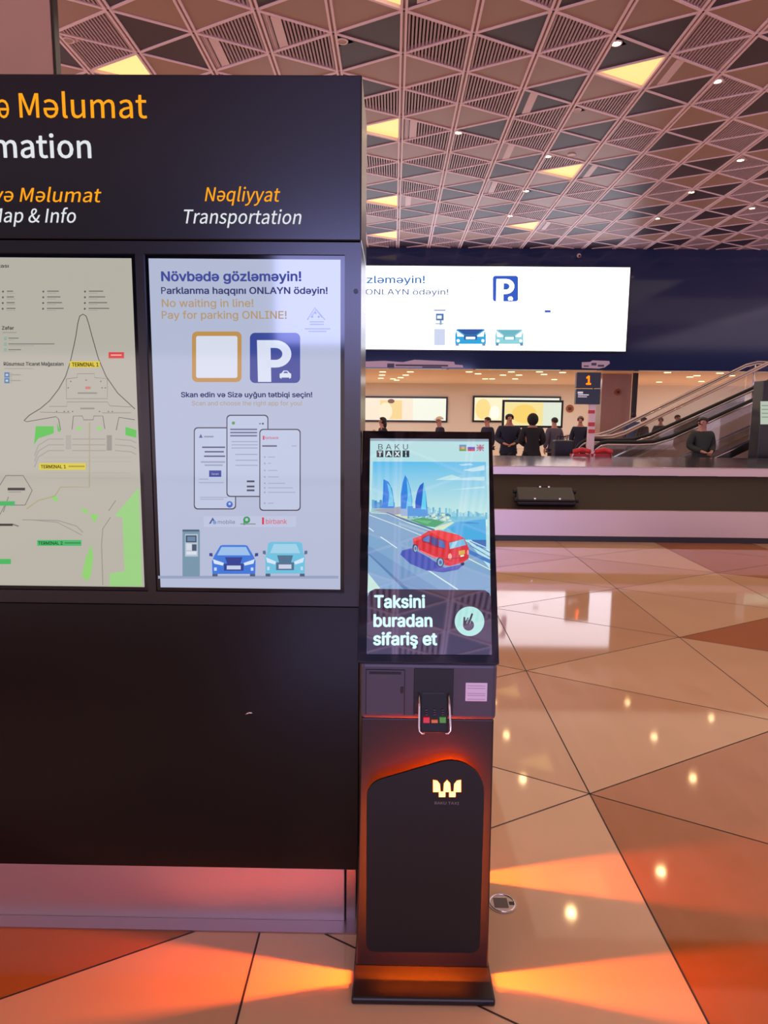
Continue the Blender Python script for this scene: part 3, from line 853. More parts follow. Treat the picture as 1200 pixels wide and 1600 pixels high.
# card terminal leaning out of the bay in its wire bracket
c0 = bpx(656, 1134); c1 = bpx(700, 1062)
def lean(z): return 1.795 + (z - c0[1]) * .42
tm = MB(); tm.prism([(lean(c0[1]), c0[1]), (lean(c1[1]), c1[1]), (lean(c1[1]) + .022, c1[1]), (lean(c0[1]) + .03, c0[1] - .006)], 'x', c0[0], c1[0], 'rubber')
trm = part(tm, 'card_terminal', ksk, .004)
zz = bpx(660, 1073)[1]; z2 = bpx(660, 1083)[1]
part(MB().prism([(lean(zz) - .001, zz), (lean(z2) - .001, z2), (lean(z2) + .001, z2), (lean(zz) + .001, zz)], 'x', c0[0] + .008, c1[0] - .010, 'lcd'), 'terminal_display', trm)
for i, (px, m) in enumerate(((665.5, 'key_red'), (678, 'key_orange'), (690.5, 'key_green'))):
    x = bpx(px, 1117)[0]; za, zb_ = bpx(px, 1121)[1], bpx(px, 1113.5 if i != 1 else 1117)[1]
    part(MB().prism([(lean(za) - .004, za), (lean(zb_) - .004, zb_), (lean(zb_) + .002, zb_), (lean(za) + .002, za)], 'x', x - .009, x + .009, m), 'key', trm, .001, label=('red', 'orange', 'green')[i] + ' key')
    kd = MB()
    for y in (1104, 1107, 1110):
        z = bpx(px, y)[1]; kd.box(x - .003, x + .003, lean(z) - .004, lean(z) + .001, z - .0016, z + .0016, 'steel_dark')
    part(kd, 'number_keys', trm)
for s, xa, xb in ((-1, 655, 657), (1, 701, 699)):
    pts = [bpx(xa, 1083), bpx(xa + s * .3, 1100), bpx(xa + s * 1, 1124), bpx(xa + s * .6, 1130), bpx(xa - s * 3, 1133), bpx(xa - s * 7, 1133)]
    part(MB().tube([(p[0], lean(p[1]) - .010, p[1]) for p in pts], .0026, 'chrome', 8), 'wire_bracket', trm)
# touchscreen head
TH = math.radians(24)
K0 = Vector((0, 1.832, .970))
KS = Plane(K0, (1, 0, 0), (0, math.sin(TH), math.cos(TH)))
VL = .690
hx0, hx1 = -.0925, .3005
def hw(u, v, h): return KS.w((u, v), h)
hm = MB()
def slab(mb, u0, u1, v0, v1, h0, h1, m):
    vs = [hw(u, v, h) for h in (h0, h1) for v in (v0, v1) for u in (u0, u1)]
    mb.add(vs, [(0, 2, 3, 1), (4, 5, 7, 6), (0, 1, 5, 4), (2, 6, 7, 3), (0, 4, 6, 2), (1, 3, 7, 5)], m)
slab(hm, hx0, hx1, 0, VL, -.035, -.004, 'rubber')
hd_ = part(hm, 'screen_housing', ksk, .003)
gm = MB(); slab(gm, hx0 + .001, hx1 - .001, .001, VL - .001, -.004, 0, 'glass_black'); part(gm, 'screen_glass', ksk, .0008)
sp = MB(); sp.prism([(1.875, .966), (2.12, 1.5), (2.16, 1.5), (2.22, 1.2), (2.21, .966)], 'x', -.06, .27, 'kiosk_black'); part(sp, 'screen_support', ksk, .004)
kp = Pic(KS, .00005)
kp.k = 4
def Z6(X, Y): return (560 + X / 5.217, 660 + Y / 5.217)
def Z7(X, Y): return (550 + X / 4.85, 820 + Y / 4.85)
WHT = (178, 222, 226)
kp.poly([(573.5, 1022), (767.5, 1023), (763.5, 686), (578.5, 685)], WHT)
kp.poly([(578.5, 689), (763.5, 690), (763.5, 686), (578.5, 685)], (140, 160, 176))
kp.text('B A K U', 591, 637.5, 702.5, 8.5, (44, 70, 80), bold=.0)
for x in (588.5, 602, 615, 629): kp.rect(x, 704, x + (10.5 if x < 600 or x > 620 else 11), 714.5, (30, 50, 60))
for t, x0, x1 in (('T', 590.5, 597), ('A', 603, 612), ('X', 616.5, 625), ('I', 633, 635.5)): kp.text(t, x0, x1, 713, 7.6, (196, 226, 228), bold=.03)
# small flags
kp.rect(717.5, 695, 728.5, 698.4, (90, 150, 190)); kp.rect(717.5, 698.4, 728.5, 701.6, (200, 120, 90)); kp.rect(717.5, 701.6, 728.5, 705, (110, 160, 70)); kp.rect(721, 698, 726, 702, (190, 175, 150))
kp.rect(730.5, 695.5, 742, 698.6, (196, 214, 224)); kp.rect(730.5, 698.6, 742, 701.8, (70, 90, 190)); kp.rect(730.5, 701.8, 742, 705, (205, 70, 90))
kp.rect(744.5, 695, 756, 705, (190, 190, 204)); kp.rect(744.5, 699, 756, 701, (200, 80, 90)); kp.rect(749.2, 695, 751.2, 705, (200, 80, 90)); kp.line([(744.5, 695), (756, 705)], 1, (120, 120, 170)); kp.line([(744.5, 705), (756, 695)], 1, (120, 120, 170))
# picture: sky, city, towers, sea, road
P0, P1 = 582.5, 759
kp.poly([(579, 820), (762, 822), (759, 722), (582.5, 721.5)], 0, cols=[(206, 236, 222), (206, 238, 226), (96, 190, 232), (88, 188, 236)])
for pts, c in (([(723, 735), (757, 727), (757, 735), (738, 737)], (190, 226, 236)), ([(680, 750), (698, 744), (706, 742), (720, 747), (757, 745), (757, 751)], (186, 226, 232)), ([(716, 726), (735, 724), (740, 727), (722, 728)], (176, 220, 238)), ([(700, 766), (757, 760), (757, 763)], (190, 228, 232))): kp.poly(pts, c)
hz = []
rr = random.Random(5)
for i in range(40):
    x = 663 + i * 2.5; kp.rect(x, 806 - rr.uniform(4, 16) * (1 - i / 55), x + 3, 812, rr.choice([(120, 190, 215), (140, 205, 220), (160, 215, 220), (100, 175, 210)]))
for i in range(9):
    x = 581 + i * 4; kp.rect(x, 796 - rr.uniform(4, 16), x + 4, 800, rr.choice([(60, 140, 200), (90, 165, 215), (50, 120, 190)]))
kp.poly([Z6(560, 770), Z6(1035, 770), Z6(1040, 900), Z6(900, 920), Z6(700, 900), Z6(560, 830)], (110, 190, 215))
kp.poly([Z6(720, 860), Z6(800, 815), Z6(1035, 790), Z6(1040, 960), Z6(860, 960)], (66, 170, 222))
kp.poly([Z6(820, 825), Z6(980, 830), Z6(985, 822), Z6(900, 815)], (40, 140, 200)); kp.poly([Z6(920, 960), Z6(1040, 960), Z6(1040, 1035), Z6(960, 1010)], (60, 110, 180))
kp.poly([Z6(105, 705), Z6(300, 700), Z6(460, 750), Z6(700, 745), Z6(760, 800), Z6(640, 860), Z6(560, 850), Z6(380, 790), Z6(105, 740)], (150, 196, 190))
for i in range(60):
    x, y = rr.uniform(380, 740), rr.uniform(745, 800); a, b = Z6(x, y); kp.rect(a, b, a + rr.uniform(2, 6), b + rr.uniform(1.5, 4), rr.choice([(190, 228, 226), (120, 190, 210), (90, 160, 190), (210, 230, 200), (70, 140, 180)]))
kp.poly([Z6(420, 800), Z6(520, 780), Z6(640, 800), Z6(700, 820), Z6(620, 860), Z6(540, 850)], (60, 160, 110)); kp.poly([Z6(440, 795), Z6(600, 810), Z6(560, 835)], (90, 185, 120))
kp.poly([Z6(600, 870), Z6(760, 815), Z6(780, 820), Z6(690, 880)], (206, 228, 196))
kp.poly([Z6(110, 720), Z6(350, 690), Z6(400, 740), Z6(300, 760)], (150, 160, 180)); kp.poly([Z6(290, 760), Z6(400, 750), Z6(400, 790)], (214, 222, 170))
TB, TLt = (40, 130, 220), (110, 200, 236)
kp.poly([Z6(*p) for p in ((205, 470), (245, 490), (275, 550), (290, 640), (290, 705), (192, 705), (200, 600))], TB)
kp.poly([Z6(*p) for p in ((235, 500), (262, 530), (284, 620), (286, 690), (240, 690), (252, 600))], TLt)
kp.poly([Z6(*p) for p in ((380, 435), (400, 470), (425, 550), (440, 650), (430, 740), (345, 740), (345, 590), (360, 500))], TB)
kp.poly([Z6(*p) for p in ((392, 465), (418, 540), (436, 650), (428, 735), (385, 735), (402, 600))], TLt)
kp.poly([Z6(*p) for p in ((530, 495), (550, 600), (560, 700), (555, 755), (465, 755), (463, 650), (478, 570), (500, 520))], (34, 96, 196))
kp.poly([Z6(*p) for p in ((530, 500), (548, 600), (556, 750), (505, 750), (520, 620))], (96, 206, 240))
for x, w_, h in ((345, 60, 50), (400, 45, 70), (440, 70, 55), (505, 60, 45)): a, b = Z6(x, 760 - h); c, d = Z6(x + w_, 770); kp.rect(a, b, c, d, (70, 150, 220) if x != 345 else (150, 180, 215))
# road
kp.poly([(573.2, 1022), (767, 1022), (765, 890), Z6(900, 985), Z6(420, 830), Z6(230, 745), Z6(85, 735)], (122, 164, 200))
kp.poly([Z7(122, 160), Z7(122, 230), Z7(420, 520), Z7(700, 520)], (108, 150, 192))
kp.poly([Z7(122, 225), Z7(128, 220), Z7(440, 500), Z7(400, 500)], (84, 124, 168))
kp.line([Z6(90, 760), Z6(300, 840), Z6(520, 930)], 1.4, (196, 222, 220)); kp.line([Z6(230, 745), Z6(420, 815), Z6(620, 885)], 3, (70, 116, 160)); kp.line([Z6(100, 742), Z6(240, 752), Z6(420, 830), Z6(600, 890)], 1.2, (200, 224, 214))
kp.line([Z6(330, 830), Z6(560, 905)], 4, (150, 184, 206))
kp.line([Z6(85, 865), Z6(125, 895)], 1.6, (206, 230, 232)); kp.line([Z6(180, 938), Z6(315, 1030)], 1.6, (206, 230, 232)); kp.line([Z7(535, 322), Z7(800, 495)], 2, (206, 230, 232))
kp.poly([Z7(122, 370), Z7(215, 485), Z7(118, 520)], (190, 226, 214))
kp.line([Z7(890, 130), Z7(1042, 215)], 1.3, (70, 120, 180)); kp.line([Z7(890, 160), Z7(1042, 250)], 1.3, (70, 120, 180)); kp.poly([Z7(880, 190), Z7(1045, 270), Z7(1045, 300), Z7(885, 225)], (60, 120, 190)); kp.line([Z7(880, 260), Z7(1045, 345)], 1.6, (214, 232, 210)); kp.line([Z7(880, 120), Z7(1042, 190)], 1.6, (190, 216, 226))
# red taxi and its painted shade
kp.poly([Z7(*p) for p in ((365, 230), (380, 200), (450, 182), (560, 240), (700, 330), (850, 300), (800, 345), (690, 366), (560, 350), (440, 300))], (62, 84, 176))
RED = (214, 44, 44)
for x, y, rx, ry in ((478, 180, 20, 36), (668, 286, 28, 38), (835, 300, 14, 14)): a, b = Z7(x, y); kp.disc(a, b, rx / 4.85, (30, 40, 70), ry=ry / 4.85)
kp.poly([Z7(*p) for p in ((460, 110), (520, 88), (580, 52), (650, 44), (800, 80), (850, 110), (885, 190), (880, 262), (840, 290), (740, 318), (700, 310), (690, 260), (640, 250), (630, 262), (510, 205), (495, 160), (465, 150))], RED)
kp.poly([Z7(*p) for p in ((580, 52), (650, 44), (800, 80), (850, 108), (735, 135), (700, 120))], (232, 66, 60)); kp.poly([Z7(*p) for p in ((462, 112), (520, 90), (525, 112), (470, 132))], (228, 80, 74))
kp.poly([Z7(*p) for p in ((530, 110), (575, 82), (700, 128), (708, 188), (640, 175), (530, 132))], (150, 40, 60)); kp.poly([Z7(*p) for p in ((538, 110), (578, 88), (590, 92), (585, 138), (540, 128))], (80, 120, 190)); kp.poly([Z7(*p) for p in ((598, 96), (645, 112), (645, 166), (598, 146))], (56, 76, 140)); kp.poly([Z7(*p) for p in ((652, 116), (698, 132), (704, 184), (656, 172))], (74, 110, 180))
kp.poly([Z7(*p) for p in ((735, 142), (845, 112), (862, 158), (740, 190))], (110, 186, 220)); kp.poly([Z7(*p) for p in ((760, 140), (800, 128), (770, 182), (742, 186))], (160, 214, 232))
kp.poly([Z7(*p) for p in ((806, 204), (852, 196), (854, 224), (808, 234))], (214, 176, 60)); kp.poly([Z7(*p) for p in ((818, 236), (846, 230), (846, 244), (820, 250))], (232, 226, 190)); a, b = Z7(740, 246); kp.disc(a, b, 3, (240, 170, 160), ry=5); a, b = Z7(876, 214); kp.disc(a, b, 1.6, (240, 150, 140), ry=4)
kp.line([Z7(700, 268), Z7(860, 250)], 1, (150, 24, 34)); kp.line([Z7(515, 200), Z7(640, 258)], 1.2, (236, 130, 130))
for x, y, rx, ry in ((480, 186, 13, 25), (668, 290, 20, 29)): a, b = Z7(x, y); kp.disc(a, b, rx / 4.85, (130, 180, 214), ry=ry / 4.85); kp.disc(a, b, rx / 9, (70, 100, 150), ry=ry / 9)
# call-to-action box
kp.poly([(573.3, 1022.6), (767.7, 1023.6), (766.6, 936), (764, 928), (757, 923), (586, 921), (578, 925), (574.6, 933)], (40, 30, 38))
for t, x0, x1, y in (('Taksini', 584.5, 664, 950), ('buradan', 583.5, 675.5, 979.5), ('sifariş et', 583, 683, 1008)): kp.text(t, x0, x1, y, 19.5, (206, 244, 244), bold=.03)
kp.disc(733, 971.5, 23, (170, 226, 216), n=40)
DK = (62, 52, 66)
kp.disc(731.5, 977.5, 8.6, DK); kp.line([(732, 974), (737, 960.5)], 3, DK); kp.line([(724.5, 976), (725, 966)], 3, DK); kp.disc(737, 960.5, 1.5, DK, n=8); kp.disc(725, 966, 1.5, DK, n=8)
kp.line([(728, 972), (731, 966)], 2.2, DK)
for a, b in (((728.5, 975), (731, 968)), ((733.5, 976), (735.5, 970))): kp.line([a, b], .6, (170, 226, 216))
kp.build('screen_picture', ksk, 'kiosk_lcd')

# ================================================================== FLOOR COVER
q = atz(785, 1412, 0)
fc = MB(); fc.disc((q.x, q.y, 0), .049, .003, 'steel_soft', 40)
fcv = fc.build('floor_box_cover', loc=(q.x, q.y, 0)); tag(fcv, 'round steel floor box cover set in the tiles right of the kiosk', 'floor box')
ri = MB(); pts = [(q.x + .042 * math.cos(a), q.y + .042 * math.sin(a), .0035) for a in [2 * PI * k / 40 for k in range(40)]]; ri.tube(pts, .0022, 'chrome', 6, closed=True); part(ri, 'rim', fcv)
part(MB().box(q.x + .022, q.x + .040, q.y - .008, q.y + .006, .003, .0042, 'niche'), 'cable_slot', fcv)
part(MB().box(q.x - .03, q.x + .018, q.y - .024, q.y + .024, .003, .0036, 'steel_dark'), 'lid', fcv)

# ================================================================== BAGGAGE CAROUSEL
car_ = empty('baggage_carousel', (4, 10.8, 0), 'long steel baggage carousel with sloping brown belt crossing the hall', 'baggage carousel')
CXa, CXb = -5.2, 14.0
zA = at(900, 797, 9.03).z
part(MB().box(CXa, CXb, 9.06, 9.2, 0, .075, 'kick'), 'kick_plate', car_)
part(MB().box(CXa, CXb, 9.03, 9.1, .075, zA, 'steel_soft'), 'steel_skirt', car_, .006)
zB = at(900, 742, 10.0).z
bl = MB(); n = 34
for i in range(n):
    xa = CXa + (CXb - CXa) * i / n; xb = CXa + (CXb - CXa) * (i + 1) / n; sk = .28
    for (za_, ya_) in ((0, 0),):
        vs = [(xa, 9.09, zA - .004), (xb, 9.09, zA - .004 + .002), (xb + sk, 10.0, zB), (xa + sk, 10.0, zB - .003)]
        bl.add(vs, [(0, 1, 2, 3)], 'belt')
part(bl, 'slat_belt', car_)
zC = at(900, 730, 10.02).z; yD = atz(900, 714, zC).y
part(MB().box(CXa, CXb, 10.02, 10.06, zB - .05, zC, 'steel_soft'), 'island_lip', car_)
part(MB().box(CXa, CXb, 10.0, yD, zC, zC + .012, 'island_top'), 'island_top', car_, .004)
part(MB().box(CXa + .1, CXb - .1, 10.1, yD - .06, 0, zC, 'steel_dark'), 'island_core', car_)

# suitcase lying on the belt
sc_ = empty('suitcase', (at(846, 781, 9.45).x, 9.42, at(846, 781, 9.45).z), 'black wheeled suitcase lying flat on the brown carousel belt', 'suitcase')
sl_ = math.atan2(zB - zA, .91)
def sw(u, v, h):   # u along x, v up the slope, h off the belt
    return Vector((at(846, 781, 9.45).x + u + v * .08, 9.13 + v * math.cos(sl_) - h * math.sin(sl_), zA + .015 + v * math.sin(sl_) + h * math.cos(sl_)))
def sbox(u0, u1, v0, v1, h0, h1, m):
    mb = MB(); vs = [sw(u, v, h) for h in (h0, h1) for v in (v0, v1) for u in (u0, u1)]
    return mb.add(vs, [(0, 2, 3, 1), (4, 5, 7, 6), (0, 1, 5, 4), (2, 6, 7, 3), (0, 4, 6, 2), (1, 3, 7, 5)], m)
part(sbox(-.39, .39, .02, .40, .004, .07, 'bag_black'), 'shell', sc_, .025, 3)
part(sbox(-.38, .38, .03, .39, .068, .10, 'bag_black'), 'lid', sc_, .015, 3)
for u, v in ((-.36, .09), (-.36, .33), (.36, .09), (.36, .33)):
    mb = MB(); p = sw(u * 1.13, v, .06); mb.disc((p.x - .02, p.y, p.z), .03, .04, 'rubber', 14, 'x'); part(mb, 'wheel', sc_)
for u in (-.06, .06, -.16, .17):
    p = sw(u, .39 if abs(u) < .1 else .06, .10); mb = MB(); mb.box(p.x - .012, p.x + .012, p.y - .015, p.y + .01, p.z - .012, p.z + .012, 'chrome'); part(mb, 'catch', sc_)
p1, p2 = sw(-.1, .40, .06), sw(.1, .40, .06); part(MB().tube([p1, p1 + Vector((.01, .03, .03)), p2 + Vector((-.01, .03, .03)), p2], .012, 'rubber'), 'carry_handle', sc_)

# ================================================================== LED WALL SCREEN
LW = Plane((0, YF - .08, 0), (1, 0, 0), (0, 0, 1))
a = LW.px(978, 549); b = LW.px(984, 418); xr = (a[0] + b[0]) / 2; z0, z1 = a[1], b[1]
xl = xr - 12.9
led = empty('led_wall_screen', ((xl + xr) / 2, YF, z0), 'wide glowing white LED advertising screen on the dark wall', 'screen')
part(MB().box(xl - .04, xr + .04, YF - .075, YF, z0 - .04, z1 + .04, 'black_pole'), 'screen_frame', led)
lp = Pic(LW, .0015)
lp.uv([(xl, z0), (xr, z0), (xr, z1), (xl, z1)], (242, 240, 255))
g = .4
def L1(X, Y): return (560 + X / 2.727, 380 + Y / 2.727)
lp.text('Növbədə gözləməyin!', 455, 664, 442.5, 11.5, (58, 110, 180), g, bold=.015); lp.text('Parklanma haqqını ONLAYN ödəyin!', 425, 700.5, 460.5, 9, (130, 150, 200), .22, bold=.012)
lp.line([(723, 431), (761, 432), (761, 469), (723, 469), (723, 431)], .8, (240, 226, 226), .36); lp.rect(736, 437, 738, 440, (230, 230, 240), .34)
lp.rect(770, 431, 809.5, 471, (34, 84, 190), g, r=4); lp.text('P', 775, 803, 468, 34, (255, 255, 255), 1, bold=.12); lp.disc(797.5, 466, 5.5, (34, 84, 190), g); lp.disc(797.5, 467, 3.8, (255, 255, 255)); lp.rect(791, 469.5, 804, 471, (34, 84, 190), g)
lp.rect(678, 484, 696, 486, (110, 130, 170), g); lp.rect(681, 490, 693.5, 501, (70, 110, 170), g); lp.rect(683, 493, 690, 498, (220, 235, 250), .5); lp.rect(687, 500, 690, 508, (110, 140, 190), g); lp.rect(680, 505, 693, 507, (170, 190, 220), .3); lp.rect(678, 514, 695.5, 540, (210, 220, 245), .36)
def lcar(cx, wd, top, bot, body, dk, gg):
    def q(u, v): return (cx + u * wd / 2, bot - v * (bot - top))
    lp.poly([q(-1, .05), q(1, .05), q(1, .6), q(.9, .95), q(-.9, .95), q(-1, .6)], body, gg); lp.poly([q(-.9, .95), q(.9, .95), q(.35, .6), q(-.35, .6)], dk, gg)
    lp.poly([q(-.9, .85), q(-.35, .5), q(-.85, .5)], (235, 250, 255), .9); lp.poly([q(.9, .85), q(.85, .5), q(.35, .5)], (235, 250, 255), .9)
    lp.poly([q(-.4, .3), q(.4, .3), q(.45, .58), q(-.45, .58)], dk, gg); lp.poly([q(-.3, .34), q(.3, .34), q(.3, .48), q(-.3, .48)], (230, 245, 255), .8)
    for s in (-1, 1): lp.poly([q(s * .75, -.06), q(s * .97, -.06), q(s * .97, .12), q(s * .75, .12)], (90, 150, 190), gg); lp.disc(*q(s * .8, .25), wd * .05, (230, 250, 255), .9, n=10)
    lp.line([q(-.6, 1.35), q(.6, 1.35)], .8, (215, 235, 245), .37)
lcar(735, 48, 513, 539, (20, 160, 214), (20, 80, 150), g); lcar(795.5, 44, 514, 539, (150, 222, 232), (110, 190, 205), .34)
lp.rect(850.5, 485, 860, 489, (60, 100, 180), g); lp.line([(896, 520.5), (926, 519.5)], 1, (205, 210, 225), .34); lp.line([(955, 445), (962, 444)], 1, (205, 210, 225), .34); lp.line([(866, 508), (876, 508)], .8, (235, 235, 240), .36); lp.line([(880, 529), (886, 526)], .8, (235, 235, 240), .36)
lp.build('led_picture', led, 'led_picture')

# pale flat shapes with darker marks along the lower edge of the dark wall
DPn = Plane((0, YF - .004, 0), (1, 0, 0), (0, 0, 1))
def L9(X, Y): return (560 + X / 3.75, 560 + Y / 3.75)
for pts, ink, lab in (([L9(*p) for p in ((-60, 52), (-60, 22), (150, 14), (260, 22), (330, 8), (460, 14), (560, 20), (566, 36), (612, 40), (614, 54))], [(605, 568, 616, 574), (618, 570, 700, 572), (660, 573, 690, 574.5)], 'long pale shape under the left part of the LED screen'),
                      ([(909, 575), (909, 566), (922, 565.5), (926, 563), (952, 564), (953, 568), (945, 574), (936, 576)], [(912, 571, 920, 573), (924, 567, 932, 571), (934, 570, 944, 573)], 'small pale shape above the carousel number sign')):
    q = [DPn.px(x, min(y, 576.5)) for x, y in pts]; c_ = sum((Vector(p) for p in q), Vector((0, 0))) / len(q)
    e = MB().prism(q, 'y', YF - .004, YF, 'pale_shape').build('wall_shape', loc=(c_.x, YF, c_.y)); tag(e, lab, 'sticker', 'pale shapes on the dark wall')
    for x0, y0, x1, y1 in ink: a = DPn.px(x0, y1); b = DPn.px(x1, y0); part(MB().box(a[0], b[0], YF - .006, YF - .004, a[1], b[1], 'pale_shape_mark'), 'print', e)

# the same kind of screen on the wall behind the viewer, seen only as a reflection in the advert screen
L2 = Plane((0, -13.92, 0), (-1, 0, 0), (0, 0, 1))
led2 = empty('led_wall_screen', (1.6, -14, 3.4), 'LED advertising screen reflected as a blue block in the advert glass', 'screen')
part(MB().box(-3.05, 7.0, -14, -13.925, 3.35, 5.75, 'black_pole'), 'screen_frame', led2)
l2 = Pic(L2, .002); l2.uv([(-6.95, 3.4), (3.0, 3.4), (3.0, 5.7), (-6.95, 5.7)], (176, 178, 255)); l2.build('led_picture', led2, 'led_blue')

# ================================================================== CEILING FITTINGS
LLAB = {(-5, 1): 'lit yellow triangular ceiling panel above the left end of the totem header', (3, 1): 'lit yellow triangular ceiling panel at upper right between two bright spotlights',
        (-1, 5): 'lit yellow triangular ceiling panel just right of the totem header, nearest of three', (3, 9): 'lit yellow triangular ceiling panel over the LED screen, middle of its line',
        (-1, 13): 'lit triangular ceiling panel right of the totem, middle of the three beside its edge', (3, 17): 'small far lit triangular ceiling panel above the parking sign on the LED screen',
        (-1, 19): 'smallest lit triangular ceiling panel beside the totem, just above the dark wall', (-1, -3): 'lit yellow triangular ceiling panel cut by the top edge of the photo'}
for (c, r), lab in LLAB.items():
    t = inset(tri(c, r, CX, CW, CY, CL), .03); g_ = (sum(p[0] for p in t) / 3, sum(p[1] for p in t) / 3)
    e = empty('ceiling_light', (g_[0], g_[1], HC + .05), lab, 'ceiling light', 'lit triangular ceiling panels')
    part(MB().prism(t, 'z', HC + .05, HC + .06, 'panel_yellow'), 'diffuser', e)
    part(MB().prism(inset(tri(c, r, CX, CW, CY, CL), .025), 'z', HC + .061, HC + .10, 'plate_white'), 'tray', e)


def nearest_node(x, y):
    p = atz(x, y, HC); best = None
    for c in range(-8, 12):
        for k in range(-10, 30):
            n = Vector((CX + c * CW, CY + (k + (.5 if c % 2 else 0)) * CL))
            d = (n - Vector((p.x, p.y))).length
            if best is None or d < best[0]: best = (d, n)
    return p, best[1]


SPOTS = [(963, 69, 1, 'bright ceiling spotlight at upper right above the big lit panel'), (1121, 128, 1, 'bright ceiling spotlight nearest the right edge, beside the big lit panel'),
         (716, 208, 1, 'lit ceiling spotlight above the middle of the LED screen, nearest one'), (856, 245, 1, 'lit ceiling spotlight left of the middle lit panel over the LED screen'),
         (822, 299, 1, 'lit ceiling spotlight above the parking sign, second farthest of its line'), (797, 338, 1, 'faint far ceiling spotlight directly over the parking sign on the LED screen'),
         (1080, 301, 1, 'lit ceiling spotlight over the dark wall right of the LED screen'), (1175, 326, 1, 'tiny lit ceiling spotlight close to the right edge of the photo'),
         (1157, 251, 1, 'small lit ceiling spotlight at right, above the one closest to the edge'), (1027, 342, 1, 'far lit ceiling spotlight above the right end of the LED screen'),
         (901, 173, 0, 'unlit ceiling spotlight below the big lit panel at upper right'), (107, 64, 0, 'unlit ceiling spotlight beside the marble pier at upper left'),
         (535, 66, 0, 'unlit ceiling spotlight above the right end of the totem header'), (893, 243, 0, 'unlit round fitting in a beige triangle right of the middle lit panel')]
for x, y, on, lab in SPOTS:
    p, n = nearest_node(x, y)
    if on: spot(p.x, p.y, HC - .04, SPOT_W)
    d = Vector((p.x, p.y)) - n
    e = empty('ceiling_spotlight', (p.x, p.y, HC), lab, 'spotlight', 'ceiling spotlights')
    # three-cornered mounting plate tucked into the lattice corner
    dd = d.normalized() if d.length > .05 else Vector((0, -1)); nn = Vector((-dd.y, dd.x))
    pl = [n + dd * .04, Vector((p.x, p.y)) + dd * .11 + nn * .14, Vector((p.x, p.y)) + dd * .11 - nn * .14]
    if d.length < .42: part(MB().prism([tuple(v) for v in pl], 'z', HC + .02, HC + .03, 'plate_white'), 'corner_plate', e)
    part(MB().tube([(p.x + .075 * math.cos(a), p.y + .075 * math.sin(a), HC + .012) for a in [2 * PI * k / 18 for k in range(18)]], .014, 'plate_white', 6, closed=True), 'trim_ring', e)
    part(MB().disc((p.x, p.y, HC + .006), .068, .014, 'spot_on' if on else 'spot_off', 18), 'lens', e)

VENTS = [(0, -3, 'white ceiling vent strip at the top edge beside a cut lit panel'), (-3, 0, 'white ceiling vent strip above the middle of the totem header'), (-2, -1, 'white ceiling vent strip above the right half of the totem header'),
         (2, 3, 'white ceiling vent strip over the LED screen near a dark triangle'), (4, 1, 'white ceiling vent strip touching the big lit panel at upper right'), (0, 5, 'white ceiling vent strip touching the nearest lit panel beside the totem'),
         (2, 7, 'white ceiling vent strip left of the middle spotlight over the LED screen'), (2, 11, 'white ceiling vent strip below another, over the parking sign'), (4, 9, 'white ceiling vent strip touching the middle lit panel over the LED screen'),
         (0, 13, 'white ceiling vent strip touching the middle lit panel beside the totem'), (4, 17, 'small far white ceiling vent strip touching the far lit panel'), (6, -1, 'white ceiling vent strip at the upper right corner above the spotlight')]
for c, r, lab in VENTS:
    x = CX + c * CW; yc = CY + r * CL / 2
    ww = CW * .26; e = empty('ceiling_vent', (x + .17, yc, HC + .03), lab, 'air vent', 'ceiling vent strips')
    h0, h1 = CL / 2 * (1 - .06) - .04, CL / 2 * (1 - .30) - .04
    part(MB().prism([(x + .17, yc - h0 + .08), (x + .31, yc - h1), (x + .31, yc + h1), (x + .17, yc + h0 - .08)], 'z', HC + .015, HC + .044, 'plate_white'), 'vent_panel', e)
    part(MB().prism([(x + .075, yc - h0), (x + .15, yc - h0 + .05), (x + .15, yc + h0 - .05), (x + .075, yc + h0)], 'z', HC + .025, HC + .044, 'ceil_bar'), 'slot_rail', e)
    part(MB().box(x + .150, x + .170, yc - h1, yc + h1, HC + .03, HC + .044, 'niche'), 'slot', e)

# rear soffit downlights
DL = [(598, 581), (597, 586), (595, 591), (614, 592), (641, 581), (634, 586), (626, 590), (620, 594), (733, 581), (747, 584), (758, 592), (786, 586), (769, 592), (799, 581), (811, 586), (805, 592), (843, 581), (850, 585), (879, 582), (866, 593),
      (1043, 582), (1078, 589), (1096, 596), (1125, 583), (1030, 597), (1143, 587), (1089, 587)]
for i, (x, y) in enumerate(DL):
    p = atz(x, max(y, 580.5), fz)
    if p.y > 34.8: p.y = 34.6
    o = MB().disc((p.x, p.y, fz - .012), .12, .012, 'down_on', 14).build('downlight', loc=(p.x, p.y, fz)); tag(o, 'tiny warm downlight in the low soffit behind the LED wall', 'downlight', 'soffit downlights')

# dome camera and light specks on the fascia
p = at(905, 399, YF - .1); cme = MB().ball((p.x, YF - .07, p.z), .07, .07, .07, 'plate_white').build('security_camera', loc=(p.x, YF, p.z)); tag(cme, 'small white dome camera on the dark wall above the LED screen', 'camera')
part(MB().ball((p.x, YF - .14, p.z - .03), .04, .04, .04, 'glass_black'), 'lens', cme)

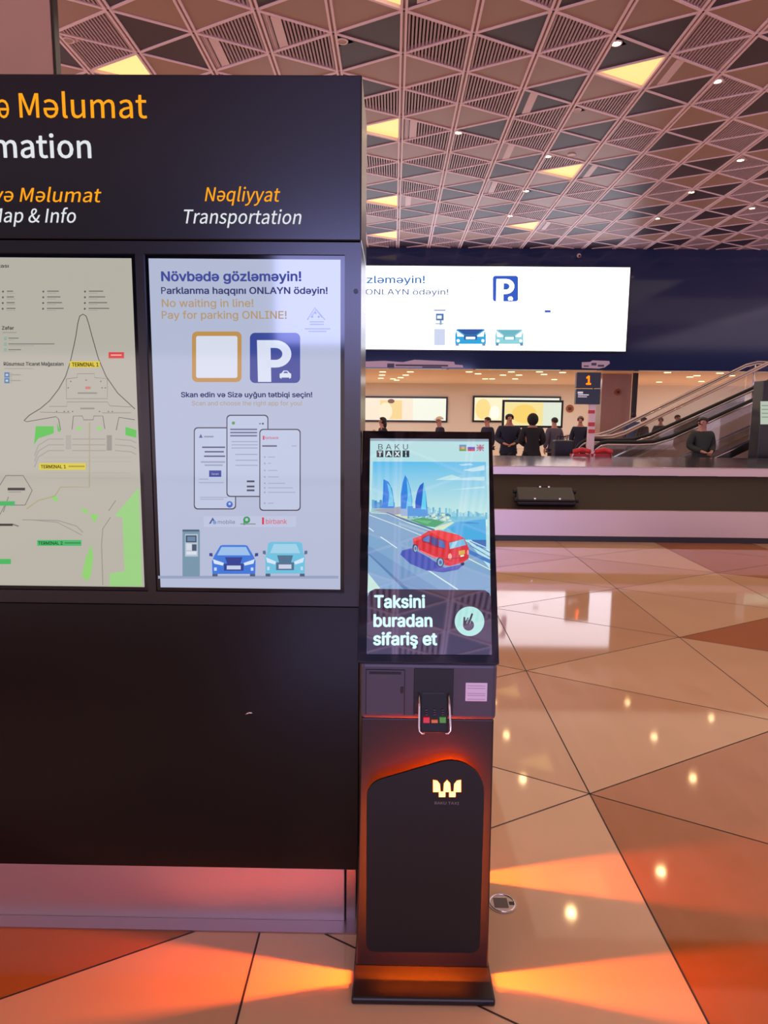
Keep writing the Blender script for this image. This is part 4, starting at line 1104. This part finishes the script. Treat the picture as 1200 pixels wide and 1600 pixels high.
# ================================================================== REAR LOUNGE
def lightbox(x0, y0, x1, y1, Y, label, art, stand=False):
    pl = Plane((0, Y - .1, 0), (1, 0, 0), (0, 0, 1)); a = pl.px(x0, y1); b = pl.px(x1, y0)
    e = empty('light_box', ((a[0] + b[0]) / 2, Y, a[1] if not stand else 0), label, 'light box', 'framed light boxes in the rear lounge')
    f = .09
    part(MB().box(a[0], b[0], Y - .09, Y, a[1], b[1], 'black_pole'), 'frame', e, .01)
    if stand:
        for xx in (a[0] + .3, b[0] - .3): part(MB().box(xx - .04, xx + .04, Y - .08, Y - .01, 0, a[1], 'black_pole'), 'stand_leg', e)
    pc = Pic(pl, .003); W, Hh = b[0] - a[0] - 2 * f, b[1] - a[1] - 2 * f
    def R(u0, v0, u1, v1, col, gn=1): pc.uv([(a[0] + f + u0 * W, a[1] + f + v0 * Hh), (a[0] + f + u1 * W, a[1] + f + v0 * Hh), (a[0] + f + u1 * W, a[1] + f + v1 * Hh), (a[0] + f + u0 * W, a[1] + f + v1 * Hh)], col, None, gn)
    def E(u, v, ru, rv, col, n=20): pc.uv([(a[0] + f + (u + ru * math.cos(2 * PI * k / n)) * W, a[1] + f + (v + rv * math.sin(2 * PI * k / n)) * Hh) for k in range(n)], col)
    art(R, E); pc.build('advert_picture', e, 'wall_picture'); return e


def art1(R, E):
    R(0, 0, 1, 1, (252, 246, 214)); R(0, 0, .38, 1, (252, 236, 190)); R(.38, 0, .76, 1, (250, 232, 206)); R(.76, 0, 1, 1, (244, 246, 226))
    E(.2, .55, .09, .4, (250, 210, 140)); E(.2, .55, .08, .36, (252, 238, 196)); R(.52, .05, .68, .9, (246, 212, 140)); E(.60, .86, .025, .1, (120, 80, 60)); E(.56, .4, .05, .4, (252, 236, 200))
def art2(R, E):
    R(0, 0, 1, 1, (252, 242, 200)); E(.10, .5, .09, .45, (252, 222, 140)); E(.24, .35, .06, .3, (255, 252, 236)); R(.4, 0, 1, 1, (236, 240, 224))
def art3(R, E):
    R(0, 0, 1, 1, (240, 232, 180)); R(.02, .05, .68, .95, (246, 226, 150)); E(.35, .5, .22, .4, (250, 212, 110)); R(.68, 0, 1, 1, (226, 234, 214))
lightbox(480, 620, 700, 658, 35.5, 'long cream light box on the rear wall left, partly behind the totem', art1)
lightbox(738, 619.5, 877, 659.5, 35.5, 'cream light box on the rear wall, overlapped by a nearer one', art2)
lightbox(784, 625.5, 881, 668, 29, 'nearer greenish light box standing before the rear wall', art3, True)
for x, y, Y, rr_, lab in ((890.5, 638.5, 35.47, 6, 'round dark orange notice disc on the warm rear wall'), (966, 612.5, 25.96, 5, 'round dark orange notice disc on the pink rear column')):
    p = at(x, y, Y); R_ = rr_ * Y / F
    e = MB().disc((p.x, Y, p.z), R_, .03, 'disc_orange', 24, 'y').build('notice_disc', loc=(p.x, Y, p.z)); tag(e, lab, 'notice', 'orange notice discs')
    part(MB().box(p.x - R_ * .4, p.x + R_ * .4, Y - .02, Y, p.z - R_ * .4, p.z + R_ * .35, 'disc_ink'), 'symbol', e)

# carousel number sign on its banner post
SY = 13.6
SPn = Plane((0, SY, 0), (1, 0, 0), (0, 0, 1))
def R2(pl, x0, y0, x1, y1): a = pl.px(x0, y1); b = pl.px(x1, y0); return a[0], b[0], a[1], b[1]
a = R2(SPn, 900.5, 582, 939.5, 606); b = R2(SPn, 899.5, 608, 938.5, 631.5); c = R2(SPn, 919, 631, 932, 700)
sg = empty('carousel_sign', ((c[0] + c[1]) / 2, SY + .1, 0), 'dark two-panel carousel sign with an orange number 1 on a post', 'sign')
part(MB().box(a[0], a[1], SY, SY + .12, a[2], a[3], 'sign_dark'), 'number_panel', sg, .006); part(MB().box(b[0], b[1], SY, SY + .12, b[2], b[3], 'sign_teal'), 'flight_panel', sg, .006)
SQ = Plane((0, SY - .002, 0), (1, 0, 0), (0, 0, 1))
letters('number', [('1', 915.5, 923.5, 600.5, 13.5, .03, 0)], 'sign_orange', sg, SQ)
ls = MB()
for y, x0, x1, h in ((613.5, 902.5, 911, 1.6), (617, 903, 920, .8), (620, 903, 917, .6)): r_ = R2(SQ, x0, y - h, x1, y + h); ls.box(r_[0], r_[1], SY - .004, SY, r_[2], r_[3], 'sign_white')
part(ls, 'flight_lines', sg)
part(MB().box(c[0] + .05, c[1] - .05, SY + .04, SY + .10, b[2] - .02, a[2] + .02, 'black_pole'), 'bracket', sg)
part(MB().box(c[0], c[1], SY + .02, SY + .14, 0, b[2], 'banner_white'), 'banner_post', sg)
rb = MB()
for y0, y1 in ((660, 666), (671, 677), (641, 646)): r_ = R2(SQ, 919.5, y0, 930, y1); rb.box(r_[0], r_[1], SY + .015, SY + .02, r_[2], r_[3], 'banner_red')
part(rb, 'red_marks', sg)

# dark totem at the right edge
TY2 = 13.2; TPn = Plane((0, TY2, 0), (1, 0, 0), (0, 0, 1)); a = R2(TPn, 1184, 595, 1232, 703)
dt = empty('display_totem', ((a[0] + a[1]) / 2, TY2 + .2, 0), 'dark display totem with a pale screen at the right edge', 'display totem')
part(MB().box(a[0], a[1], TY2, TY2 + .35, 0, a[3], 'black_pole'), 'cabinet', dt, .01)
dp = Pic(Plane((0, TY2 - .004, 0), (1, 0, 0), (0, 0, 1)), .002); dp.rect(1188, 627, 1228, 663, (176, 190, 172)); 
for y in (633, 639, 645, 651): dp.rect(1190, y, 1205, y + 1.5, (120, 140, 120))
dp.build('screen_picture', dt, 'wall_picture')

# ================================================================== ESCALATORS
def escalator(Ya, Yb, xn, xk, xt, slope, zr, label, ztop=None):
    """two balustrades at Ya (near) and Yb (far); newel xn, lower knee xk, rises to xt"""
    e = empty('escalator', (xk, (Ya + Yb) / 2, 0), label, 'escalator', 'escalators')
    zt_ = zr + (xt - xk) * slope
    for Y in (Ya, Yb):
        rail = []
        for k in range(9): an = -PI / 2 - PI * k / 8; rail.append((xn + .33 * math.cos(an) * .9, Y, zr - .36 + .36 * math.sin(an) * 1.0))
        rail = [(xn + .32 - .32 * math.sin(PI * k / 8), Y, zr - .34 - .34 * math.cos(PI * k / 8)) for k in range(9)]
        rail += [(xk - .4, Y, zr), (xk - .1, Y, zr + .015), (xk + .25, Y, zr + .25 * slope), (xt, Y, zt_)]
        if ztop: rail += [(xt + .3, Y, zt_ + .08), (xt + 3, Y, zt_ + .08)]
        part(MB().tube(rail, .034, 'steel_soft' if ztop else 'rubber', 8), 'handrail', e)
        part(MB().tube([(p[0], p[1], p[2] - .055) for p in rail], .026, 'chrome', 6), 'rail_guide', e)
        g_ = [(xn + .1, .32), (xk - .1, .32), (xk + .25, .32 + .25 * slope), (xt, .32 + (xt - xk) * slope)]
        tp = [(xt, zt_ - .07), (xk + .25, zr + .25 * slope - .07), (xk - .1, zr - .05), (xn + .1, zr - .05)]
        part(MB().prism(g_ + tp, 'y', Y - .006, Y + .006, 'glass'), 'glass_balustrade', e)
        d = [(xn - .2, .16), (xk, .16), (xt, .16 + (xt - xk) * slope), (xt, .33 + (xt - xk) * slope), (xk, .33), (xn - .2, .33)]
        part(MB().prism(d, 'y', Y - .09, Y + .09, 'chrome'), 'deck', e, .01)
        tr = [(xn - .2, 0), (xt, 0), (xt, -.25 + .4 + (xt - xk) * slope), (xk, .155), (xn - .2, .155)] if not ztop else [(xn - .2, 0), (xk + 1.2, 0), (xt, -1.0 + (xt - xk) * slope), (xt, .15 + (xt - xk) * slope), (xk, .155), (xn - .2, .155)]
        part(MB().prism(tr, 'y', Y - .05, Y + .05, 'panel_grey'), 'side_panel', e)
    stp = MB(); n = int((xt - xk) * slope / .2)
    stp.box(xn - .2, xk, Ya + .1, Yb - .1, 0, .06, 'panel_grey')
    for i in range(n):
        x = xk + i * .2 / slope; stp.box(x, x + .2 / slope, Ya + .1, Yb - .1, max(0, i * .2 - .3), .06 + i * .2, 'panel_grey')
    part(stp, 'step_band', e)
    return e


pa = at(996, 687, 15.2); pn_ = at(892, 690, 15.2)
escalator(14.0, 15.2, pn_.x + .1, pa.x, pa.x + 6.5, .474, at(950, 687, 15.2).z, 'nearer escalator with black handrails rising to the right behind the carousel')
pb = at(940, 680, 19.5); pt = at(1166, 570, 19.5)
escalator(18.3, 19.5, pb.x - 1.2, pb.x, pt.x, (pt.z - pb.z) / (pt.x - pb.x), pb.z, 'farther escalator with pale rails and a glass upper landing', True)
ld = empty('upper_landing', (pt.x + 2, 19, 0), 'upper landing with glass railing at the top of the farther escalator', 'landing')
lz = pt.z - 1.0
part(MB().box(pt.x + .02, pt.x + 4.4, 18.1, 19.7, lz - .25, lz, 'steel_dark'), 'deck', ld)
for Y in (18.2, 19.6):
    for k in range(4): part(MB().tube([(pt.x + .3 + k * 1.2, Y, lz), (pt.x + .3 + k * 1.2, Y, lz + 1.0)], .03, 'chrome', 8), 'post', ld)
    part(MB().box(pt.x + .1, pt.x + 4.3, Y - .006, Y + .006, lz + .05, lz + .95, 'glass'), 'glass_panel', ld)
for xx in (pt.x + 3.8,): part(MB().box(xx, xx + .3, 18.7, 19.1, 0, lz - .25, 'black_pole'), 'support', ld)

# ================================================================== LUGGAGE TROLLEYS
def trolley(x, y, label, rz=0):
    e = empty('luggage_trolley', (x, y, 0), label, 'luggage trolley', 'red luggage trolleys')
    def T(p): c_, s_ = math.cos(rz), math.sin(rz); return (x + p[0] * c_ - p[1] * s_, y + p[0] * s_ + p[1] * c_, p[2])
    part(MB().tube([T(p) for p in ((-.24, -.42, .14), (-.26, -.48, .95), (-.2, -.5, 1.03), (.2, -.5, 1.03), (.26, -.48, .95), (.24, -.42, .14))], .02, 'steel_soft', 8), 'frame', e)
    part(MB().tube([T(p) for p in ((-.25, -.5, 1.03), (0, -.53, 1.07), (.25, -.5, 1.03))], .045, 'trolley_red', 10), 'push_handle', e)
    mb = MB()
    for k in range(5): u = -.24 + .12 * k; mb.tube([T((u, -.42, .15)), T((u, .45, .12)), T((u, .5, .2))], .012, 'steel_soft', 6)
    part(mb, 'platform_bars', e)
    bk = MB()
    vs = [T(p) for p in ((-.22, -.47, .78), (.22, -.47, .78), (.22, -.27, .78), (-.22, -.27, .78), (-.24, -.47, .98), (.24, -.47, .98), (.24, -.22, .98), (-.24, -.22, .98))]
    bk.add(vs, [(3, 2, 1, 0), (0, 1, 5, 4), (1, 2, 6, 5), (2, 3, 7, 6), (3, 0, 4, 7)], 'trolley_red'); part(bk, 'basket', e)
    for u, v in ((-.25, -.4), (.25, -.4), (0, .45)): p = T((u, v, .06)); part(MB().disc((p[0] - .02, p[1], .06), .06, .04, 'rubber', 14, 'x'), 'wheel', e)
    return e


for px, lab in ((902, 'red luggage trolley on the left of the carousel sign post'), (935, 'red luggage trolley on the right of the carousel sign post')):
    trolley(at(px, 700, 12.9).x, 13.06, lab).scale = (.62, .95, .98)
p = at(880, 697, 13.9)
bg2 = empty('suitcase', (p.x, 13.9, 0), 'upright black suitcase left of the red luggage trolleys', 'suitcase')
part(MB().box(p.x - .2, p.x + .2, 13.8, 14.08, .08, at(884, 688, 13.9).z, 'bag_black'), 'shell', bg2, .04, 3)
for u in (-.14, .14): part(MB().disc((p.x + u - .02, 13.85, .04), .04, .04, 'rubber', 12, 'x'), 'wheel', bg2); part(MB().disc((p.x + u - .02, 14.02, .04), .04, .04, 'rubber', 12, 'x'), 'wheel', bg2)
zq = at(884, 688, 13.9).z; part(MB().tube([(p.x - .1, 14.02, zq - .02), (p.x - .1, 14.02, zq + .07), (p.x + .1, 14.02, zq + .07), (p.x + .1, 14.02, zq - .02)], .012, 'rubber', 8), 'pull_handle', bg2)

# ================================================================== PEOPLE
def skin(name, verts, edges, radii, mats, root=0, sub=1, parent=None, face_mat=None):
    me = bpy.data.meshes.new(name); me.from_pydata(verts, edges, [])
    o = bpy.data.objects.new(name, me); C.objects.link(o)
    md = o.modifiers.new('s', 'SKIN'); md.use_smooth_shade = True; md.branch_smoothing = .4
    for i, r in enumerate(radii):
        sv = me.skin_vertices[0].data[i]; sv.radius = r if isinstance(r, tuple) else (r, r); sv.use_root = (i == root)
    s2_ = o.modifiers.new('d', 'SUBSURF'); s2_.levels = sub; s2_.render_levels = sub
    dg = bpy.context.evaluated_depsgraph_get(); dg.update()
    nm = bpy.data.meshes.new_from_object(o.evaluated_get(dg))
    bpy.data.objects.remove(o); bpy.data.meshes.remove(me)
    nm.name = name; nm.materials.clear(); nm.materials.append(MATS[mats])
    for pl in nm.polygons: pl.use_smooth = True; pl.material_index = 0
    q = bpy.data.objects.new(name, nm); C.objects.link(q)
    if parent: q.parent = parent
    return q


def person(x, y, height, rz, label, jacket, legs='cloth_jeans', hair='hair_dark', arms='front', style='short', lean=0, turn=0, scale_w=1.0):
    e = empty('person', (x, y, 0), label, 'person'); e['kind'] = 'thing'
    k = height / 1.75; e.scale = (k * scale_w, k * scale_w, k); e.rotation_euler = (0, 0, rz)
    ly = -lean
    V = [(0, 0, .96), (0, ly * .4, 1.14), (0, ly * .8, 1.36), (0, ly, 1.50), (0, ly - .012, 1.575), (0, ly - .018, 1.645), (0, ly - .005, 1.70)]
    R = [(.145, .105), (.135, .10), (.16, .11), (.052, .055), (.062, .075), (.075, .092), (.06, .075)]
    Ed = [(i, i + 1) for i in range(6)]
    nose = len(V); V.append((math.sin(turn) * .11, ly - .018 - math.cos(turn) * .11, 1.615)); R.append(.012); Ed.append((5, nose))
    chin = len(V); V.append((math.sin(turn) * .07, ly - .02 - math.cos(turn) * .07, 1.555)); R.append(.02); Ed.append((4, chin))
    arms_idx = []
    for s in (-1, 1):
        i = len(V)
        V.append((s * .175, ly * .85, 1.425)); R.append(.055); Ed.append((2, i))
        if arms == 'front': pts = [(s * .235, ly + .03, 1.14), (s * .09, ly - .20, 1.04)]; hd_dir = Vector((-s * .75, -.5, -.25))
        elif arms == 'push': pts = [(s * .23, ly + .0, 1.14), (s * .2, ly - .25, 1.06)]; hd_dir = Vector((0, -1, -.1))
        elif arms == 'phone' and s == 1: pts = [(s * .24, ly, 1.14), (s * .10, ly - .24, 1.28)]; hd_dir = Vector((-.3, -.3, .9))
        else: pts = [(s * .235, ly * .6 + .01, 1.14), (s * .245, ly * .4 - .04, .90)]; hd_dir = Vector((0, -.15, -1))
        for q, r in zip(pts, (.042, .030)): V.append(q); R.append(r); Ed.append((len(V) - 2, len(V) - 1))
        arms_idx.append((i, i + 1, i + 2))
        # palm, four fingers and a thumb
        d = hd_dir.normalized(); w0 = Vector(pts[1]); wi = len(V) - 1
        side = d.cross(Vector((1, 0, 0)) if abs(d.x) < .8 else Vector((0, 0, 1))).normalized()
        pm = w0 + d * .05; V.append(tuple(pm)); R.append((.036, .018)); Ed.append((wi, len(V) - 1)); pi_ = len(V) - 1
        curl = d.cross(side) * s
        for f in range(4):
            b = pm + d * .035 + side * (f - 1.5) * .021; ln = (.062, .072, .068, .052)[f]
            j = len(V); V += [tuple(b), tuple(b + d * ln * .55 + curl * .010), tuple(b + d * ln * .9 + curl * .028)]; R += [.010, .0088, .0075]; Ed += [(pi_, j), (j, j + 1), (j + 1, j + 2)]
        j = len(V); b = pm - d * .01 + side * .034; V += [tuple(b), tuple(b + d * .035 + side * .018 + curl * .01)]; R += [.011, .0085]; Ed += [(pi_, j), (j, j + 1)]
    for s in (-1, 1):
        i = len(V); V += [(s * .085, .0, .88), (s * .095, -.015, .50), (s * .10, .02, .09), (s * .11, -.12, .045)]; R += [.082, .055, .038, .034]
        Ed += [(0, i), (i, i + 1), (i + 1, i + 2), (i + 2, i + 3)]
    skin('body', V, Ed, R, 'skin', 0, 1, e)
    # jacket over torso and arms
    JV = [(0, .0, .84), V[0], V[1], V[2], (0, ly * .95, 1.455)]; JR = [(.18, .14), (.178, .14), (.172, .135), (.19, .14), (.09, .08)]; JE = [(0, 1), (1, 2), (2, 3), (3, 4)]
    for (a, b, c) in arms_idx:
        j = len(JV); wv = Vector(V[c]); ev = Vector(V[b]); JV += [V[a], V[b], tuple(ev + (wv - ev) * .93)]; JR += [.082, .076, .058]; JE += [(3, j), (j, j + 1), (j + 1, j + 2)]
    skin('jacket', JV, JE, JR, jacket, 1, 1, e)
    TV = [(0, 0, .93)]; TR = [(.15, .115)]; TE = []
    for s in (-1, 1):
        j = len(TV); TV += [(s * .085, 0, .84), (s * .095, -.015, .50), (s * .10, .02, .10)]; TR += [.095, .072, .06]; TE += [(0, j), (j, j + 1), (j + 1, j + 2)]
    skin('trousers', TV, TE, TR, legs, 0, 1, e)
    for s in (-1, 1):
        m = MB(); m.ball((s * .108, -.05, .045), .05, .14, .05, 'shoe', 12, 7); o = m.build('shoe'); o.parent = e
    c0_ = Vector((0, ly - .01, 1.655)); ct, st = math.cos(turn), math.sin(turn)
    def front(p):   # distance forward of the head centre in the face direction
        q = p - c0_; return q.x * st - q.y * ct
    m = MB()
    if style == 'hood': m.ball((0, ly + .01, 1.645), .115, .135, .145, jacket, 16, 12, lambda p: front(p) < .055)
    elif style == 'cap': m.ball((0, ly - .008, 1.675), .10, .115, .085, hair, 16, 10, lambda p: p.z > 1.665); m.ball((st * .11, ly - .008 - ct * .11, 1.675), .06, .06, .010, hair, 12, 6)
    elif style == 'long': m.ball((0, ly - .0, 1.66), .10, .118, .10, hair, 16, 12, lambda p: front(p) < .045 or p.z > 1.70); m.ball((-st * .04, ly + .03 * ct + .02, 1.56), .095, .07, .14, hair, 14, 9, lambda p: front(p) < .02)
    else: m.ball((0, ly - .004, 1.662), .088, .108, .09, hair, 18, 14, lambda p: p.z > 1.648 + .55 * front(p))
    o = m.build('hood' if style == 'hood' else ('cap' if style == 'cap' else 'hair')); o.parent = e
    m = MB()
    for s in (-1, 1):
        d = Vector((st, -ct, 0)); sd = Vector((ct, st, 0)); q = Vector((0, ly - .018, 1.648)) + d * .083 + sd * .03 * s; m.ball(q, .011, .011, .007, 'eye', 8, 6)
    q = Vector((0, ly - .018, 1.583)) + Vector((st, -ct, 0)) * .082; m.ball(q, .022, .012, .006, 'lip', 8, 6)
    o = m.build('face_features'); o.parent = e
    m = MB()
    for s in (-1, 1): q = Vector((0, ly - .012, 1.635)) + Vector((ct, st, 0)) * .078 * s; m.ball(q, .012, .02, .03, 'skin', 8, 6)
    o = m.build('ears'); o.parent = e
    return e


def pers(px, py, Y, *a, **k):
    p = at(px, py, Y); return person(p.x, Y, p.z, *a, **k)


pers(1099, 651.5, 13.7, .15, 'person in a dark jacket standing behind the carousel before the escalator', 'cloth_green', 'cloth_black', 'hair_dark', 'front', 'short', 0, -.9, scale_w=1.12)
pers(796, 646.5, 16.2, -.1, 'broad person in dark navy jacket behind the carousel, left of a hooded figure', 'cloth_navy', 'cloth_jeans', 'hair_dark', 'front', 'short', .05, .2, scale_w=1.18)
pers(833, 648, 15.2, PI, 'person in a black hooded coat seen from behind, beside the broad one', 'cloth_black', 'cloth_black', 'hair_dark', 'front', 'hood', .02, 0, scale_w=1.12)
pers(867, 652, 17.3, PI + .3, 'person in a grey top standing before the greenish light box', 'cloth_grey', 'cloth_jeans', 'hair_dark', 'down', 'short', 0, 0)
pers(908, 650, 18.0, -.5, 'person in a navy jacket partly hidden by the carousel sign post', 'cloth_navy', 'cloth_jeans', 'hair_grey', 'down', 'short', .03, .4)
pers(600, 652, 17.5, -1.2, 'dark-haired person showing just above the left corner of the kiosk', 'cloth_black', 'cloth_jeans', 'hair_dark', 'phone', 'long', .04, 0)
pers(690, 651, 17.8, -1.3, 'person wearing a pale cap above the middle of the kiosk top', 'cloth_navy', 'cloth_jeans', 'cap_white', 'down', 'cap', .05, 0)
pers(763, 651.5, 18.5, -1.0, 'person in navy just above the right corner of the kiosk', 'cloth_navy', 'cloth_jeans', 'hair_dark', 'down', 'short', .02, 0)
pers(990, 645, 22.2, PI - .5, 'person in blue behind the escalator glass, beside the rear column', 'cloth_blue', 'cloth_jeans', 'hair_dark', 'down', 'short', 0, 0)
pers(1005, 652, 21.0, .6, 'person in black behind the escalator glass, close to the one in blue', 'cloth_black', 'cloth_black', 'hair_dark', 'front', 'short', .03, 0)
pers(1033, 652, 22.4, -.4, 'person in dark blue behind the escalator glass, middle of the group', 'cloth_navy', 'cloth_jeans', 'hair_grey', 'down', 'short', .05, 0)
pers(1058, 648, 22.8, .5, 'person in grey-purple behind the escalator glass, right of the group', 'cloth_grey', 'cloth_jeans', 'hair_dark', 'down', 'short', .02, 0)
